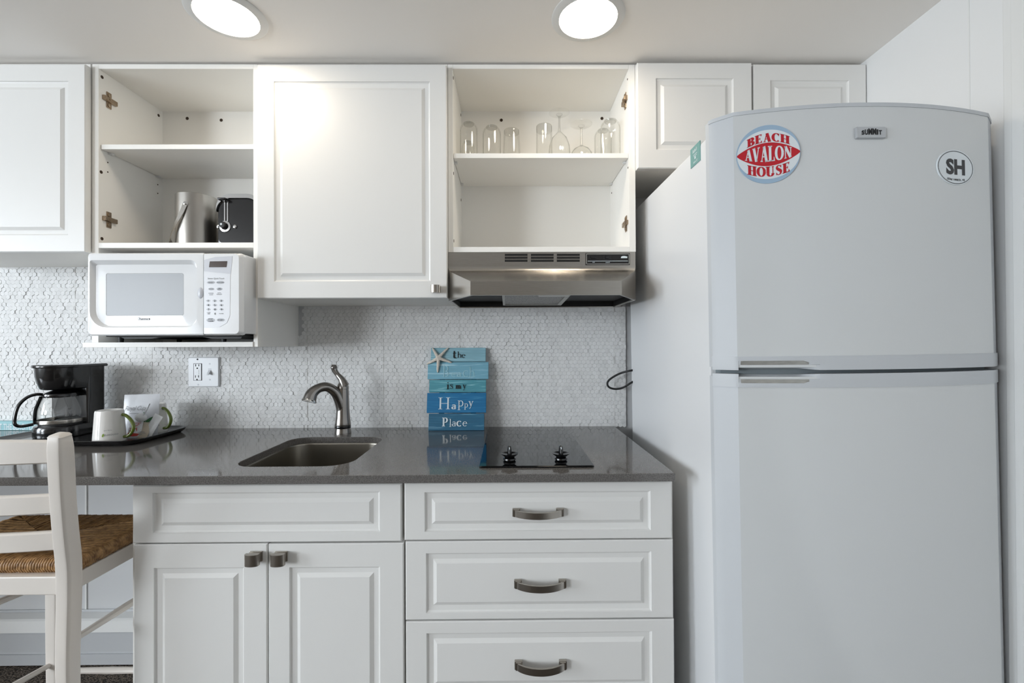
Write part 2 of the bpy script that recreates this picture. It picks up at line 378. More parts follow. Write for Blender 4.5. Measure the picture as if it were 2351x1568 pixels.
def strokes_of(ch, W, T):
    """a serif letter as tapered strokes: list of (points, widths); returns (strokes, advance)"""
    S = []
    def ln(x0, y0, x1, y1, w0, w1=None):
        n = 5; S.append(([(x0 + (x1 - x0) * i / n, y0 + (y1 - y0) * i / n) for i in range(n + 1)], [w0 + ((w1 or w0) - w0) * i / n for i in range(n + 1)]))
    def sf(x, y, h=None): ln(x - (h or W * 0.5 + 0.085), y, x + (h or W * 0.5 + 0.085), y, T)
    def st(x, y0, y1, w=None, b=True, t=True):
        ln(x, y0, x, y1, w or W)
        if b: sf(x, y0 + T / 2)
        if t: sf(x, y1 - T / 2)
    def ar(cx, cy, rx, ry, a0, a1, n=16, wmax=None, wmin=None):
        wm, wn = wmax or W, wmin or T; pts = []; ws = []
        for i in range(n + 1):
            a = R(a0 + (a1 - a0) * i / n); pts.append((cx + rx * math.cos(a), cy + ry * math.sin(a))); ws.append(wn + (wm - wn) * abs(math.cos(a)) ** 1.3)
        S.append((pts, ws))
    h = T / 2
    if ch == 'H': st(.17, 0, 1); st(.67, 0, 1); ln(.17, .5, .67, .5, T); adv = .84
    elif ch == 'B': st(.17, 0, 1); ar(.3, .745, .23, .25 - h, -90, 90); ar(.3, .26, .28, .26 - h, -90, 90); ln(.17, 1 - h, .3, 1 - h, T); ln(.17, .5, .3, .5, T); ln(.17, h, .3, h, T); adv = .70
    elif ch == 'P': st(.17, 0, 1); ar(.33, .71, .25, .29 - h, -90, 90); ln(.17, 1 - h, .33, 1 - h, T); ln(.17, .42 + h, .33, .42 + h, T); adv = .68
    elif ch == 'E': st(.17, 0, 1); ln(.17, 1 - h, .58, 1 - h, T); ln(.17, .5, .44, .5, T); ln(.17, h, .6, h, T); ln(.58, 1, .56, .76, T * 2, T * .6); ln(.6, 0, .58, .26, T * 2, T * .6); ln(.45, .38, .45, .62, T); adv = .68
    elif ch == 'A': ln(.12, 0, .36, 1, T * 1.2); ln(.62, 0, .38, 1, W); ln(.2, .33, .52, .33, T); sf(.12, h, .12); sf(.62, h, .15); adv = .78
    elif ch == 'C': ar(.42, .5, .33, .5 - h, 48, 312); ln(.64, .96, .65, .68, T * 1.6, T * .8); adv = .74
    elif ch == 'V': ln(.12, 1, .36, 0, W); ln(.62, 1, .38, 0, T * 1.2); sf(.12, 1 - h, .15); sf(.62, 1 - h, .12); adv = .74
    elif ch == 'L': st(.17, 0, 1); ln(.17, h, .58, h, T); ln(.58, 0, .56, .28, T * 2, T * .6); adv = .64
    elif ch == 'O': ar(.42, .5, .33, .5 - h, 0, 360, 28); adv = .84
    elif ch == 'N': ln(.14, 0, .14, 1, T * 1.2); ln(.68, 0, .68, 1, T * 1.2); ln(.16, 1, .66, 0, W); sf(.14, h, .11); sf(.14, 1 - h, .1); sf(.68, 1 - h, .11); adv = .82
    elif ch == 'U': ln(.17, 1, .17, .3, W); sf(.17, 1 - h); ar(.42, .3, .25, .3 - h, 180, 360); ln(.67, .3, .67, 1, T * 1.2); sf(.67, 1 - h, .11); adv = .84
    elif ch in 'Ss':
        k = 1.0 if ch == 'S' else 0.6; w_ = W * 0.85
        pts = [(.52, .80), (.44, .93), (.32, .965), (.19, .91), (.14, .78), (.19, .65), (.33, .54), (.47, .44), (.54, .29), (.49, .12), (.34, .035), (.2, .07), (.1, .2)]
        ws = [T, T, T * 1.1, w_ * .6, w_ * .9, w_, w_ * 1.1, w_ * 1.1, w_, w_ * .6, T * 1.1, T, T]
        sp = [tuple(p) for p in spline([(x * (k if ch == 'S' else .72), y * k, 0) for x, y in pts], 3)]
        S.append(([(p[0], p[1]) for p in sp], lerps([q if ch == 'S' else q * .8 for q in ws], 3)))
        x = .54 if ch == 'S' else .385
        ln(x, .98 * k, x, .72 * k, T); ln(.1 * (1 if ch == 'S' else .72), .02, .1 * (1 if ch == 'S' else .72), .28 * k, T); adv = .66 if ch == 'S' else .48
    elif ch == 't': ln(.2, .12, .2, .84, W, W * .7); ln(.04, .6 - h, .42, .6 - h, T); ar(.35, .15, .15, .14, 180, 310); adv = .46
    elif ch == 'h': st(.16, 0, 1, t=False); sf(.12, 1 - h, .1); ar(.37, .36, .2, .24, 0, 165); st(.57, 0, .37, t=False); adv = .74
    elif ch == 'e': ar(.32, .3, .25, .3 - h, 5, 318, 22); ln(.08, .34, .57, .34, T); adv = .62
    elif ch == 'a': ln(.47, .02, .47, .42, W); ln(.47, .05, .58, h, T); ar(.3, .42, .17, .18 - h, 0, 160); ar(.28, .17, .2, .17 - h, 40, 320); ln(.42, .35, .28, .33, T); adv = .62
    elif ch == 'c': ar(.32, .3, .25, .3 - h, 45, 315); adv = .58
    elif ch == 'i': st(.16, 0, .6, t=False); sf(.12, .6 - h, .1); ar(.16, .83, .035, .035, 0, 360, 8, .07, .07); adv = .34
    elif ch == 'l': st(.16, 0, 1, t=False); sf(.12, 1 - h, .1); adv = .34
    elif ch == 'm':
        st(.16, 0, .6, t=False); sf(.12, .6 - h, .09)
        for x in (.32, .62): ar(x, .38, .15, .22 - h, 0, 165); st(x + .15, 0, .39, t=False)
        adv = .94
    elif ch == 'y': ln(.1, .6, .3, .02, W); ln(.5, .6, .26, -.12, T * 1.2); ln(.26, -.12, .12, -.3, T * 1.2, W * .7); sf(.1, .6 - h, .13); sf(.5, .6 - h, .1); adv = .58
    elif ch == 'p': st(.16, -.36, .6, t=False); sf(.12, .6 - h, .1); ar(.34, .3, .22, .3 - h, -165, 165, 20); adv = .64
    else: adv = .4
    return S, adv
def stroke_faces(S):
    vs_, fs = [], []
    for pts, ws in S:
        n = len(pts); base = len(vs_)
        for i, (x, y) in enumerate(pts):
            a, b = pts[max(i - 1, 0)], pts[min(i + 1, n - 1)]
            dx, dy = b[0] - a[0], b[1] - a[1]; L = math.hypot(dx, dy) or 1
            nx, ny = -dy / L * ws[i] / 2, dx / L * ws[i] / 2
            vs_ += [(x + nx, y + ny), (x - nx, y - ny)]
        for i in range(n - 1):
            k = base + 2 * i; fs.append((k, k + 1, k + 3, k + 2))
    return vs_, fs
class Print:
    """gathers flat letters and shapes in a 2D plane, mapped by fn(u, v, layer) into space"""
    def __init__(s, fn): s.fn = fn; s.mb = MB(); s.k = 0
    def add(s, vs_, fs, f2=lambda x, y: (x, y)):
        s.k += 1
        s.mb.faces([s.fn(*f2(x, y)) for x, y in vs_], fs); return s
    def font(s, txt, u, v, size, bold=0.0, sx=1.0, rot=0.0, **k):
        vs_, fs = font_faces(txt, bold, **k); c, d = math.cos(R(rot)), math.sin(R(rot))
        return s.add(vs_, fs, lambda x, y: (u + size * (x * sx * c - y * d), v + size * (x * sx * d + y * c)))
    def glyph(s, ch, u, v, size, W=.1, T=.035, warp=None):
        S, adv = strokes_of(ch, W, T); vs_, fs = stroke_faces(S)
        s.add(vs_, fs, warp or (lambda x, y: (u + size * x, v + size * y))); return adv
    def poly(s, pts): return s.add(pts, [tuple(range(len(pts)))])
    def obj(s, name, m, parent, **k): return s.mb.obj(name, m, parent, smooth=False, recalc=False, **k)

# ================================================================== THE SETTING
CEIL = 2.085; XR = 1.150; XL = -4.55; YF = -6.1
def struct(name, mb, m, parent=None, **k):
    return mb.obj(name, m, parent, kind='structure', **k)
struct('floor', MB().box(XL - .1, XR + .1, YF - .1, 0.1, -0.08, 0), M['carpet'])
struct('ceiling', MB().box(XL - .1, XR + .1, YF - .1, 0.1, CEIL, CEIL + 0.08), M['ceiling'])
wall_back = struct('wall_back', MB().box(XL - .1, XR + .1, 0, 0.1, 0, CEIL), M['backwall'])
wall_right = struct('wall_right', MB().box(XR, XR + 0.1, YF, 0, 0, CEIL), M['wall'])
# left wall: one window plus an added fill opening, wall behind the lens
wl = MB(); z0w, z1w = 0.72, 2.03; wins = ((-5.58, -3.82), (-2.98, -1.62))
for p0, p1, q0, q1 in ((YF, wins[0][0], 0, CEIL), (wins[0][1], wins[1][0], 0, CEIL), (wins[1][1], 0, 0, CEIL), (*wins[0], 0, z0w), (*wins[0], z1w, CEIL), (*wins[1], 0, z0w), (*wins[1], z1w, CEIL)):
    wl.box(XL - .1, XL, p0, p1, q0, q1)
wall_left = struct('wall_left', wl, M['roomwall'])
wall_front = struct('wall_front', MB().box(XL, XR, YF - .1, YF, 0, CEIL), M['farwall'])
def window(name, axis, a, p0, p1, z0, z1):
    f = MB(); t = .045
    for (u0, u1, v0, v1) in ((p0, p0 + t, z0, z1), (p1 - t, p1, z0, z1), (p0, p1, z0, z0 + t), (p0, p1, z1 - t, z1)):
        if axis == 'x': f.box(a - .07, a - .03, u0, u1, v0, v1)
        else: f.box(u0, u1, a - .07, a - .03, v0, v1)
    fo = struct(name, f, M['trim'])
    g = MB()
    if axis == 'x': g.box(a - .052, a - .048, p0 + t, p1 - t, z0 + t, z1 - t)
    else: g.box(p0 + t, p1 - t, a - .052, a - .048, z0 + t, z1 - t)
    g.obj('pane', M['glass'], fo)
window('window_1', 'x', XL, *wins[1], z0w, z1w)
window('fill_window', 'x', XL, *wins[0], z0w, z1w)  # unseen window added to go with the fill light
# seam strips of the panelled right wall, casing at the right edge of the view
def right_wall_y(px): return XR * F_PX / (px - 1166) + CAM.y
for px in (2240,):
    y = right_wall_y(px)
    MB().box(XR - 0.0012, XR, y - .0015, y + .0015, 0, CEIL).obj('panel_seam', M['trim'], wall_right, smooth=False)
yc = 1.128 * F_PX / (2312 - 1166) + CAM.y
trim = MB().box(XR - .018, XR, yc - .09, yc, 0, CEIL - .002, .004)
trim.box(XR - .024, XR - .016, yc - .085, yc - .022, 0, CEIL - .002, .003)
struct('trim_1', trim, M['trim'])
# strip on the wall under the counter, and the wall panel line
sx = atx(198, -0.002)
struct('trim_2', MB().box(sx - .003, sx + .003, -.004, 0, 0.15, 0.845), M['trim'])

# ---------------------------------------------------------------- hexagonal tiles: every tile is raised, uneven in depth
PITCH = .0164; ROWH = PITCH * 0.8660; HR = PITCH / math.sqrt(3)
COUNTER_Z = CZ - .316
TILE_X1 = atx(1436.5, -.006)
def tile_poly(r): return [(r * math.cos(R(90 + 60 * i)), r * math.sin(R(90 + 60 * i))) for i in range(6)]
RINGS = ((HR - .00006, .0030), (HR - .00006, -.0055), (HR - .00060, -.0060))
def tile_rings(cx, cz, dy=0, tx=0, tz=0):
    return [[(min(cx + x, TILE_X1), y + dy + tx * x + tz * z if y < 0 else 0.0, cz + z) for x, z in tile_poly(r)] for r, y in RINGS]
one = MB().loops([[(x, y, z) for x, z in tile_poly(r)] for r, y in RINGS], cap0=False)
bmesh.ops.recalc_face_normals(one.bm, faces=one.bm.faces)
tile_me = bpy.data.meshes.new('tile'); one.bm.to_mesh(tile_me); one.bm.free(); tile_me.materials.append(M['tile'])
zA, zC, zB = atz(600, -.05), atz(690, -.05), atz(770, -.05)
xB0, xB1 = atx(200, -.03), atx(690, -.03)
cells = []
r0 = int((1.50 - COUNTER_Z) / ROWH) + 1
for r in range(r0):
    z = COUNTER_Z + .004 + r * ROWH
    n = int((TILE_X1 + 2.05) / PITCH) + 1
    for c in range(n):
        x = TILE_X1 - PITCH * .35 - (c - 1) * PITCH - (PITCH / 2 if r % 2 else 0)
        if x > TILE_X1 + PITCH * .4: continue
        top = zA if x < xB0 else (zB if x < xB1 else zC)
        if z > top + .01: continue
        seen = z < (atz(614, 0) if x < xB0 else (atz(797, 0) if x < xB1 else atz(706, 0)))
        hid = (atx(975, 0) < x < atx(1122, 0) and z < atz(800, 0)) or (atx(430, 0) < x < atx(510, 0) and atz(892, 0) < z < atz(815, 0))
        hid = hid or z < COUNTER_Z + .006 or x > TILE_X1 - PITCH * .6
        cells.append((x, z, seen and not hid))
order = sorted(range(len(cells)), key=lambda i: (not cells[i][2], (cells[i][0] - CAM.x) ** 2 + (cells[i][1] - CAM.z) ** 2))
single = set(order[:300])
rest = MB()
for i, (x, z, s_) in enumerate(cells):
    dy = rnd.choice((0, 0, -.0005, -.0011, .0009)) + rnd.uniform(-.0002, .0002); tx, tz = rnd.gauss(0, .045), rnd.gauss(0, .045)
    if i in single:
        o = bpy.data.objects.new('tile', tile_me); COL.objects.link(o); o.parent = wall_back
        o.matrix_local = Matrix.Translation((x, dy, z)) @ Matrix.Rotation(tx, 4, 'Z') @ Matrix.Rotation(-tz, 4, 'X')
    else:
        rest.loops(tile_rings(x, z, dy, tx, tz), cap0=False)
rest.obj('tile_field', M['tile'], wall_back, kind='stuff', smooth=False)
# upright joints between the tile sheets
for px in (172, 349, 527, 705, 880, 1055.5, 1233, 1410):
    x = atx(px, -.006); zt = zA if x < xB0 else (zB if x < xB1 else zC)
    MB().box(x - .0007, x + .0007, -.0068, 0, COUNTER_Z + .001, zt - .01).obj('sheet_joint', M['joint'], wall_back, smooth=False)

# ---------------------------------------------------------------- recessed ceiling lights
def downlight(px, py, label):
    z = CEIL - .004
    # centre on the ceiling
    d = CAM_ROT @ Vector(((px - W_PX / 2) / F_PX, -(py - H_PX / 2) / F_PX, -1.0)); t = (z - CAM.z) / d.z; c = CAM + d * t
    root = thing('ceiling_light', label, 'ceiling light', (c.x, c.y, CEIL), group='recessed ceiling lights')
    MB().lathe([(.082, 0), (.100, 0), (.101, -.002), (.097, -.004), (.085, -.006), (.080, -.007), (.079, -.004), (.079, 0)], (c.x, c.y, CEIL), 48, cap0=False, cap1=False).obj('trim_ring', M['trim'], root)
    MB().lathe([(.079, -.002), (.079, -.0045), (.070, -.0062), (.02, -.0075)], (c.x, c.y, CEIL), 48).obj('diffuser', M['lamp'], root, label='glowing white diffuser')
downlight(521, 38, 'round recessed ceiling light, lit, above the left open cabinet')
downlight(1350, 42, 'round recessed ceiling light, lit, above the range hood cabinet')

# ================================================================== CABINETS
CF, DF = -.285, -.305          # carcass front, door front of the wall cabinets
def panel(mb, x0, x1, z0, z1, yf, th=.019, fr=(.053, .053, .053, .053), edge=.0025):
    l, r, t, b = fr
    def ring(e, y): return [(x0 + e, y, z0 + e), (x1 - e, y, z0 + e), (x1 - e, y, z1 - e), (x0 + e, y, z1 - e)]
    def inn(e, y): return [(x0 + l + e, y, z0 + b + e), (x1 - r - e, y, z0 + b + e), (x1 - r - e, y, z1 - t - e), (x0 + l + e, y, z1 - t - e)]
    return mb.loops([ring(0, yf + th), ring(0, yf + edge), ring(edge, yf), inn(0, yf), inn(.0015, yf + .0035), inn(.005, yf + .0055), inn(.017, yf + .0068), inn(.0265, yf + .0012)])
def pxpanel(name, box, yf, parent, fr_px=None, th=.019, label=None, mat_=None):
    """raised-panel front from photo pixels (left, right, top, bottom) on plane yf"""
    l, r, t, b = box
    x0, _ = at(l, (t + b) / 2, yf); x1, _ = at(r, (t + b) / 2, yf); _, z1 = at((l + r) / 2, t, yf); _, z0 = at((l + r) / 2, b, yf)
    fr = (.053,) * 4 if fr_px is None else fr_px
    mb = MB(); panel(mb, x0, x1, z0, z1, yf, th, fr)
    o = mb.obj(name, mat_ or M['lacquer'], parent, label=label, sharp=12)
    return o, (x0, x1, z0, z1)

def knob(parent, px, py, yf, s=.030):
    """arched square knob on a square foot"""
    x, z = at(px, py, yf - .026)
    mb = MB()
    h = s / 2
    prof = [(x - h, yf - .016), (x - h, yf - .022)] + [(x + h * math.sin(R(a)), yf - .022 - .0085 * (math.cos(R(a)) - 0)) for a in range(-75, 76, 15)] + [(x + h, yf - .022), (x + h, yf - .016)]
    mb.prism(prof, 'z', z - h * .82, z + h * .82)
    mb.box(x - h * .82, x + h * .82, yf - .018, yf + .0005, z - h * .62, z + h * .62, .003)
    mb.box(x - h * .95, x + h * .95, yf - .005, yf + .0005, z - h * .75, z + h * .75, .002)
    return mb.obj('knob', M['nickel'], parent, sharp=30)
def pull(parent, px0, px1, py0, py1, yf):
    """bow handle on two stepped square feet; pixel box is that of the feet on the front"""
    x0, z1 = at(px0, py0, yf); x1, z0 = at(px1, py1, yf)
    zc = (z0 + z1) / 2; hh = (z1 - z0) / 2
    mb = MB(); n = 24
    out, inn = [], []
    for i in range(n + 1):
        u = i / n; x = x0 + .004 + (x1 - x0 - .008) * u
        b = .010 + .024 * (1 - (2 * u - 1) ** 2) ** 0.75
        out.append((x, yf - b)); inn.append((x, yf - b + .0055))
    mb.prism(out + inn[::-1], 'z', zc - hh * .82, zc + hh * .82)
    for a, s_ in ((x0, 1), (x1, -1)):
        mb.box(a, a + s_ * .019, yf - .0085, yf + .0005, zc - hh, zc + hh, .001)
        mb.box(a + s_ * .0025, a + s_ * .017, yf - .0125, yf - .007, zc - hh * .92, zc + hh * .92, .001)
    return mb.obj('handle', M['nickel'], parent, sharp=25)
def grommet(parent, axis, p, r=.0042, side=1):
    x, y, z = p; mb = MB()
    if axis == 'x': mb.lathe([(r, 0), (r, side * .0009), (r * .6, side * .0009), (r * .55, side * .0004)], (x, y, z), 14, 'x')
    else: mb.lathe([(r, 0), (r, .0009), (r * .6, .0009), (r * .55, .0004)], (x, y, z), 14, 'y')
    return mb.obj('screw_hole', M['hole'], parent)
def hinge_plate(parent, x, y, z, s):
    """cross-shaped mounting plate on a side panel; s = +1 faces right, -1 faces left"""
    mb = MB()
    mb.box(x, x + s * .003, y - .009, y + .009, z - .026, z + .026, .0012)
    for k in (-1, 1): mb.lathe([(.0062, 0), (.0062, s * .005), (.003, s * .006)], (x, y, z + k * .0165), 14, 'x')
    mb.box(x, x + s * .009, y - .024, y + .026, z - .0075, z + .0075, .0015)
    mb.box(x + s * .008, x + s * .0115, y - .022, y + .004, z - .0055, z + .0055, .001)
    mb.lathe([(.0035, 0), (.0035, s * .0128)], (x, y - .005, z), 12, 'x')
    return mb.obj('hinge_plate', M['hinge'], parent)

TOPZ = atz(148, CF)
# --- A: closed wall cabinet at the left edge
xa1 = atx(207.5, CF); xa0 = xa1 - .60; zb = atz(579, CF, 100)
A = thing('wall_cabinet', 'white wall cabinet with closed raised-panel door, cut by the left edge of the photo', 'cabinet', ((xa0 + xa1) / 2, -.15, zb))
MB().box(xa0, xa1, CF, -.001, zb, TOPZ, .001).obj('carcass', M['melamine'], A)
x1 = atx(195, DF); x0 = xa0 + .002
panel(mb := MB(), x0, x1, atz(578.5, DF, 100), atz(147, DF, 100), DF, .019)
mb.obj('door', M['lacquer'], A, sharp=12)

# --- B: open wall cabinet with microwave niche
bx0, bx1 = atx(211, CF), atx(592, CF); ix0, ix1 = atx(226, CF), atx(582, CF)
zt0, zt1 = atz(158, CF, 400), TOPZ
zs0, zs1 = atz(340.5, CF, 400), atz(329.5, CF, 400)
zn0, zn1 = atz(569, CF, 400), atz(557, CF, 400)
zq0, zq1 = atz(797, CF, 400), atz(785.5, CF, 400)
B = thing('open_wall_cabinet', 'doorless white wall cabinet with a shelf and the microwave niche below', 'cabinet', ((bx0 + bx1) / 2, -.15, zq0))
MB().box(bx0, ix0, CF, -.001, zq0 + .0005, zt1, .0008).obj('side_panel', M['melamine'], B)
MB().box(ix1, bx1, CF, -.001, zq0, zt1, .0008).obj('side_panel', M['melamine'], B)
MB().box(ix0, ix1, CF, -.001, zt0, zt1, .0008).obj('top_panel', M['melamine'], B)
MB().box(ix0, ix1, -.016, -.001, zq1, zt0).obj('back_panel', M['melamine'], B)
MB().box(ix0 + .003, ix1, CF + .006, -.016, zs0, zs1, .0008).obj('shelf', M['melamine'], B)
MB().box(ix0, ix1, CF, -.016, zn0, zn1, .0008).obj('bottom_panel', M['melamine'], B)
MB().box(atx(189, CF - .004), ix1, CF - .004, -.001, zq0, zq1, .0008).obj('niche_shelf', M['melamine'], B)
for yy, zz in ((-.249, atz(231, -.249, 249)), (-.249, atz(505, -.249, 249))): hinge_plate(B, ix0, yy, zz, 1)
for px, py, y in ((234, 177, -.273), (366, 265, -.036), (231, 395, -.276), (234, 548, -.273)): grommet(B, 'x', (ix0, y, atz(py, y, px)), .0052)
for px, py, y in ((247, 373, -.252), (247, 395, -.252), (363, 424, -.040), (363, 444, -.040)): grommet(B, 'x', (ix0, y, atz(py, y, px)), .0022)
for px, py in ((430, 272), (508, 276)):
    x, z = at(px, py, -.016); grommet(B, 'y', (x, -.016, z), .0058)
for y in (-.245, -.045):
    MB().box(ix0, ix0 + .012, y - .006, y + .006, zs0 - .006, zs0, .001).obj('shelf_pin', M['trim'], B)

# --- C: large closed wall cabinet
cx0, cx1 = bx1 + .0008, atx(1029.5, CF); zc = atz(686, CF, 800)
Cc = thing('wall_cabinet', 'tall white wall cabinet with a knob, closed, between the two open cabinets', 'cabinet', ((cx0 + cx1) / 2, -.15, zc))
MB().box(cx0, cx1, CF, -.001, zc, TOPZ, .001).obj('carcass', M['melamine'], Cc)
door, _ = pxpanel('door', (590, 1026, 148.5, 684.5), DF, Cc)
knob(door, 999, 662.5, DF, .029)

# --- D: open wall cabinet over the hood
dx0, dx1 = cx1 + .0008, atx(1461, CF); jx0, jx1 = atx(1041.5, CF), atx(1446.5, CF)
zd0, zd1 = atz(578.5, CF, 1250), atz(566.5, CF, 1250)
ze0, ze1 = atz(361, CF, 1250), atz(350, CF, 1250)
zf0 = atz(158, CF, 1250)
D = thing('open_wall_cabinet', 'doorless white wall cabinet holding drinking glasses above the range hood', 'cabinet', ((dx0 + dx1) / 2, -.15, zd0))
MB().box(dx0, jx0, CF, -.001, zd0, TOPZ, .0008).obj('side_panel', M['melamine'], D)
MB().box(jx1, dx1, CF, -.001, zd0, TOPZ, .0008).obj('side_panel', M['melamine'], D)
MB().box(jx0, jx1, CF, -.001, zf0, TOPZ, .0008).obj('top_panel', M['melamine'], D)
MB().box(jx0, jx1, CF, -.001, zd0, zd1, .0008).obj('bottom_panel', M['melamine'], D)
MB().box(jx0, jx1, -.016, -.001, zd1, zf0).obj('back_panel', M['melamine'], D)
MB().box(jx0 + .001, jx1 - .001, CF + .006, -.016, ze0, ze1, .0008).obj('shelf', M['melamine'], D)
for py in (232, 514): hinge_plate(D, jx1, -.249, atz(py, -.249, 1438), -1)
for px, py in ((1151, 276), (1382, 272)):
    x, z = at(px, py, -.016); grommet(D, 'y', (x, -.016, z), .0058)
for y, py in ((-.273, 179), (-.04, 264), (-.273, 398), (-.04, 459), (-.273, 553)): grommet(D, 'x', (jx0, y, atz(py, y, 1042)), .005)
for y, py in ((-.273, 182), (-.273, 385), (-.04, 443)): grommet(D, 'x', (jx1, y, atz(py, y, 1444)), .003, -1)
for x_, s_ in ((jx0, 1), (jx1, -1)):
    for y in (-.245, -.045):
        MB().box(x_, x_ + s_ * .010, y - .006, y + .006, ze0 - .006, ze0, .001).obj('shelf_pin', M['trim'], D)

# --- E: two-door cabinet over the refrigerator
ex0, ex1 = dx1 + .0008, XR - .004; zE = atz(389, CF, 1590)
E_ = thing('wall_cabinet', 'short white wall cabinet with two doors above the refrigerator', 'cabinet', ((ex0 + ex1) / 2, -.15, zE))
MB().box(ex0, ex1, CF, -.001, zE, TOPZ, .001).obj('carcass', M['melamine'], E_)
YE = DF - .004
o1, b1 = pxpanel('door', (1463.5, 1727, 143.5, 386), YE, E_, fr_px=(.059, .059, .050, .059), th=.0235)
o2, b2 = pxpanel('door', (1731, 1990, 147, 387), DF, E_, fr_px=(.053, .056, .052, .059))

# ================================================================== LOWER CABINETS AND COUNTER
LF, LD = -.585, -.605
CT = COUNTER_Z; CB = CT - .020
def y_front(py): return py
lx0, lxm, lx1 = at(305.5, 1200, LF)[0], at(926.5, 1200, LF)[0], at(1544, 1200, LF)[0]
def base_cab(name, label, x0, x1):
    root = thing(name, label, 'cabinet', ((x0 + x1) / 2, -.3, 0))
    mb = MB(); t = .016
    mb.box(x0, x0 + t, LF, -.001, .10, CB - .001); mb.box(x1 - t, x1, LF, -.001, .10, CB - .001)
    mb.box(x0 + t, x1 - t, LF, -.001, .10, .116); mb.box(x0 + t, x1 - t, -.015, -.001, .116, CB - .001)
    mb.box(x0 + t, x1 - t, LF, LF + .02, CB - .018, CB - .001); mb.box(x0 + t, x1 - t, LF, LF + .018, .700, .716)
    mb.obj('carcass', M['melamine'], root, smooth=False)
    MB().box(x0, x1, LF + .05, LF + .066, 0, .10).obj('toe_kick', M['melamine'], root, smooth=False)
    return root
SINKC = base_cab('sink_cabinet', 'white base cabinet under the sink with two doors and a false drawer front', lx0, lxm - .0006)
pxpanel('false_drawer_front', (304.5, 921.5, 1113, 1245.5), LD, SINKC, fr_px=(.049, .054, .0185, .0245))
zlow = .105
def low_door(l, r, t, fr):
    x0, _ = at(l, 1400, LD); x1, _ = at(r, 1400, LD); _, z1 = at((l + r) / 2, t, LD)
    mb = MB(); panel(mb, x0, x1, zlow, z1, LD, .019, fr); return mb.obj('door', M['lacquer'], SINKC, sharp=12)
d1 = low_door(306.5, 613.5, 1249.5, (.050, .058, .058, .055)); d2 = low_door(616, 927, 1248, (.052, .059, .058, .055))
knob(d1, 575.5, 1287.5, LD, .034); knob(d2, 634.5, 1287.5, LD, .034)
DRAW = base_cab('drawer_cabinet', 'white base cabinet with a stack of drawers under the cooktop', lxm + .0006, lx1)
dr = [(928.5, 1543, 1107, 1238.5, (.050, .054, .0235, .021)), (931, 1546, 1241.5, 1421.5, (.051, .055, .029, .017)), (932, 1548.5, 1425, 1605, (.051, .056, .029, .019)), (933, 1549.5, 1609, 1800, (.051, .056, .029, .019))]
hp = [(1176.5, 1294, 1166, 1183), (1180.5, 1299.5, 1329, 1346.5), (1181.5, 1300.5, 1514, 1532)]
for i, (l, r, t, b, fr) in enumerate(dr):
    o, _ = pxpanel('drawer', (l, r, t, b), LD, DRAW, fr_px=fr)
    if i < 3: pull(o, *hp[i], LD)
    else: pull(o, 1182, 1301, 1700, 1718, LD)

# counter slab with the sink cut out
cX0, cX1 = -2.4, at(1550, 1086, -.64)[0]; cY = -.640
zc_ = CT
sx0, sx1, sy0, sy1, sr = -.728, -.420, -.556, -.182, .062
cut = rrect(sx0, sx1, sy0, sy1, (.06, .07, .055, .06), 8)
bm = bmesh.new()
def slab():
    outer = [(cX0, cY), (cX1, cY), (cX1, -.0072), (cX0, -.0072)]
    top = bmesh.new()
    ov = [top.verts.new((x, y, CT)) for x, y in outer]; iv = [top.verts.new((x, y, CT)) for x, y in cut]
    es = [top.edges.new((ov[i], ov[(i + 1) % 4])) for i in range(4)] + [top.edges.new((iv[i], iv[(i + 1) % len(iv)])) for i in range(len(iv))]
    bmesh.ops.triangle_fill(top, use_beauty=True, edges=es)
    fs = [f for f in top.faces]
    for f in fs:
        c = f.calc_center_median()
        if sx0 + .07 < c.x < sx1 - .07 and sy0 < c.y < sy1 and all(sx0 - .001 <= v.co.x <= sx1 + .001 and sy0 - .001 <= v.co.y <= sy1 + .001 for v in f.verts):
            pass
    kill = [f for f in top.faces if all(sx0 - 1e-4 <= v.co.x <= sx1 + 1e-4 and sy0 - 1e-4 <= v.co.y <= sy1 + 1e-4 for v in f.verts)]
    bmesh.ops.delete(top, geom=kill, context='FACES_ONLY')
    r = bmesh.ops.extrude_face_region(top, geom=list(top.faces))
    bmesh.ops.translate(top, vec=(0, 0, -.020), verts=[g for g in r['geom'] if isinstance(g, bmesh.types.BMVert)])
    edges = [e for e in top.edges if all(abs(v.co.z - CT) < 1e-6 for v in e.verts) and any(abs(f.normal.z) < .5 for f in e.link_faces)]
    bmesh.ops.recalc_face_normals(top, faces=top.faces)
    bmesh.ops.bevel(top, geom=edges, offset=.0015, segments=2, profile=.5, affect='EDGES')
    m = MB(); m.bm.free(); m.bm = top
    return m
bm.free()
counter = slab().obj('countertop', M['quartz'], None, 'polished grey quartz countertop with a rounded sink cutout', 'countertop', smooth=False)

MB().box(cX0, cX0 + .03, -.60, -.008, 0.002, CB - .0005, .001).obj('light_block_panel', M['lacquer'], None, 'unseen white panel under the far left end of the counter, added to block low light', 'panel')  # unseen panel, added to block low window light under the counter
# undermount sink bowl
SK = thing('sink', 'undermount stainless steel sink bowl set in the grey countertop', 'sink', (-.574, -.37, CB - .18))
def inset(d): return rrect(sx0 + d, sx1 - d, sy0 + d, sy1 - d, max(.02, .06 - d * .6), 8)
bowl = MB()
bowl.loops([[(x, y, z) for x, y in inset(d)] for d, z in ((-.015, CB - .0005), (-.002, CB - .0005), (.001, CB - .006), (.004, CB - .08), (.008, CB - .15), (.02, CB - .168), (.05, CB - .175), (.11, CB - .178))], cap0=False, cap1=True)
bowl.obj('bowl', M['sinksteel'], SK, sharp=50)
MB().lathe([(.045, 0), (.042, .003), (.03, .002), (.028, -.004), (.01, -.004)], (-.574, -.37, CB - .178), 28).obj('drain', M['chrome'], SK)

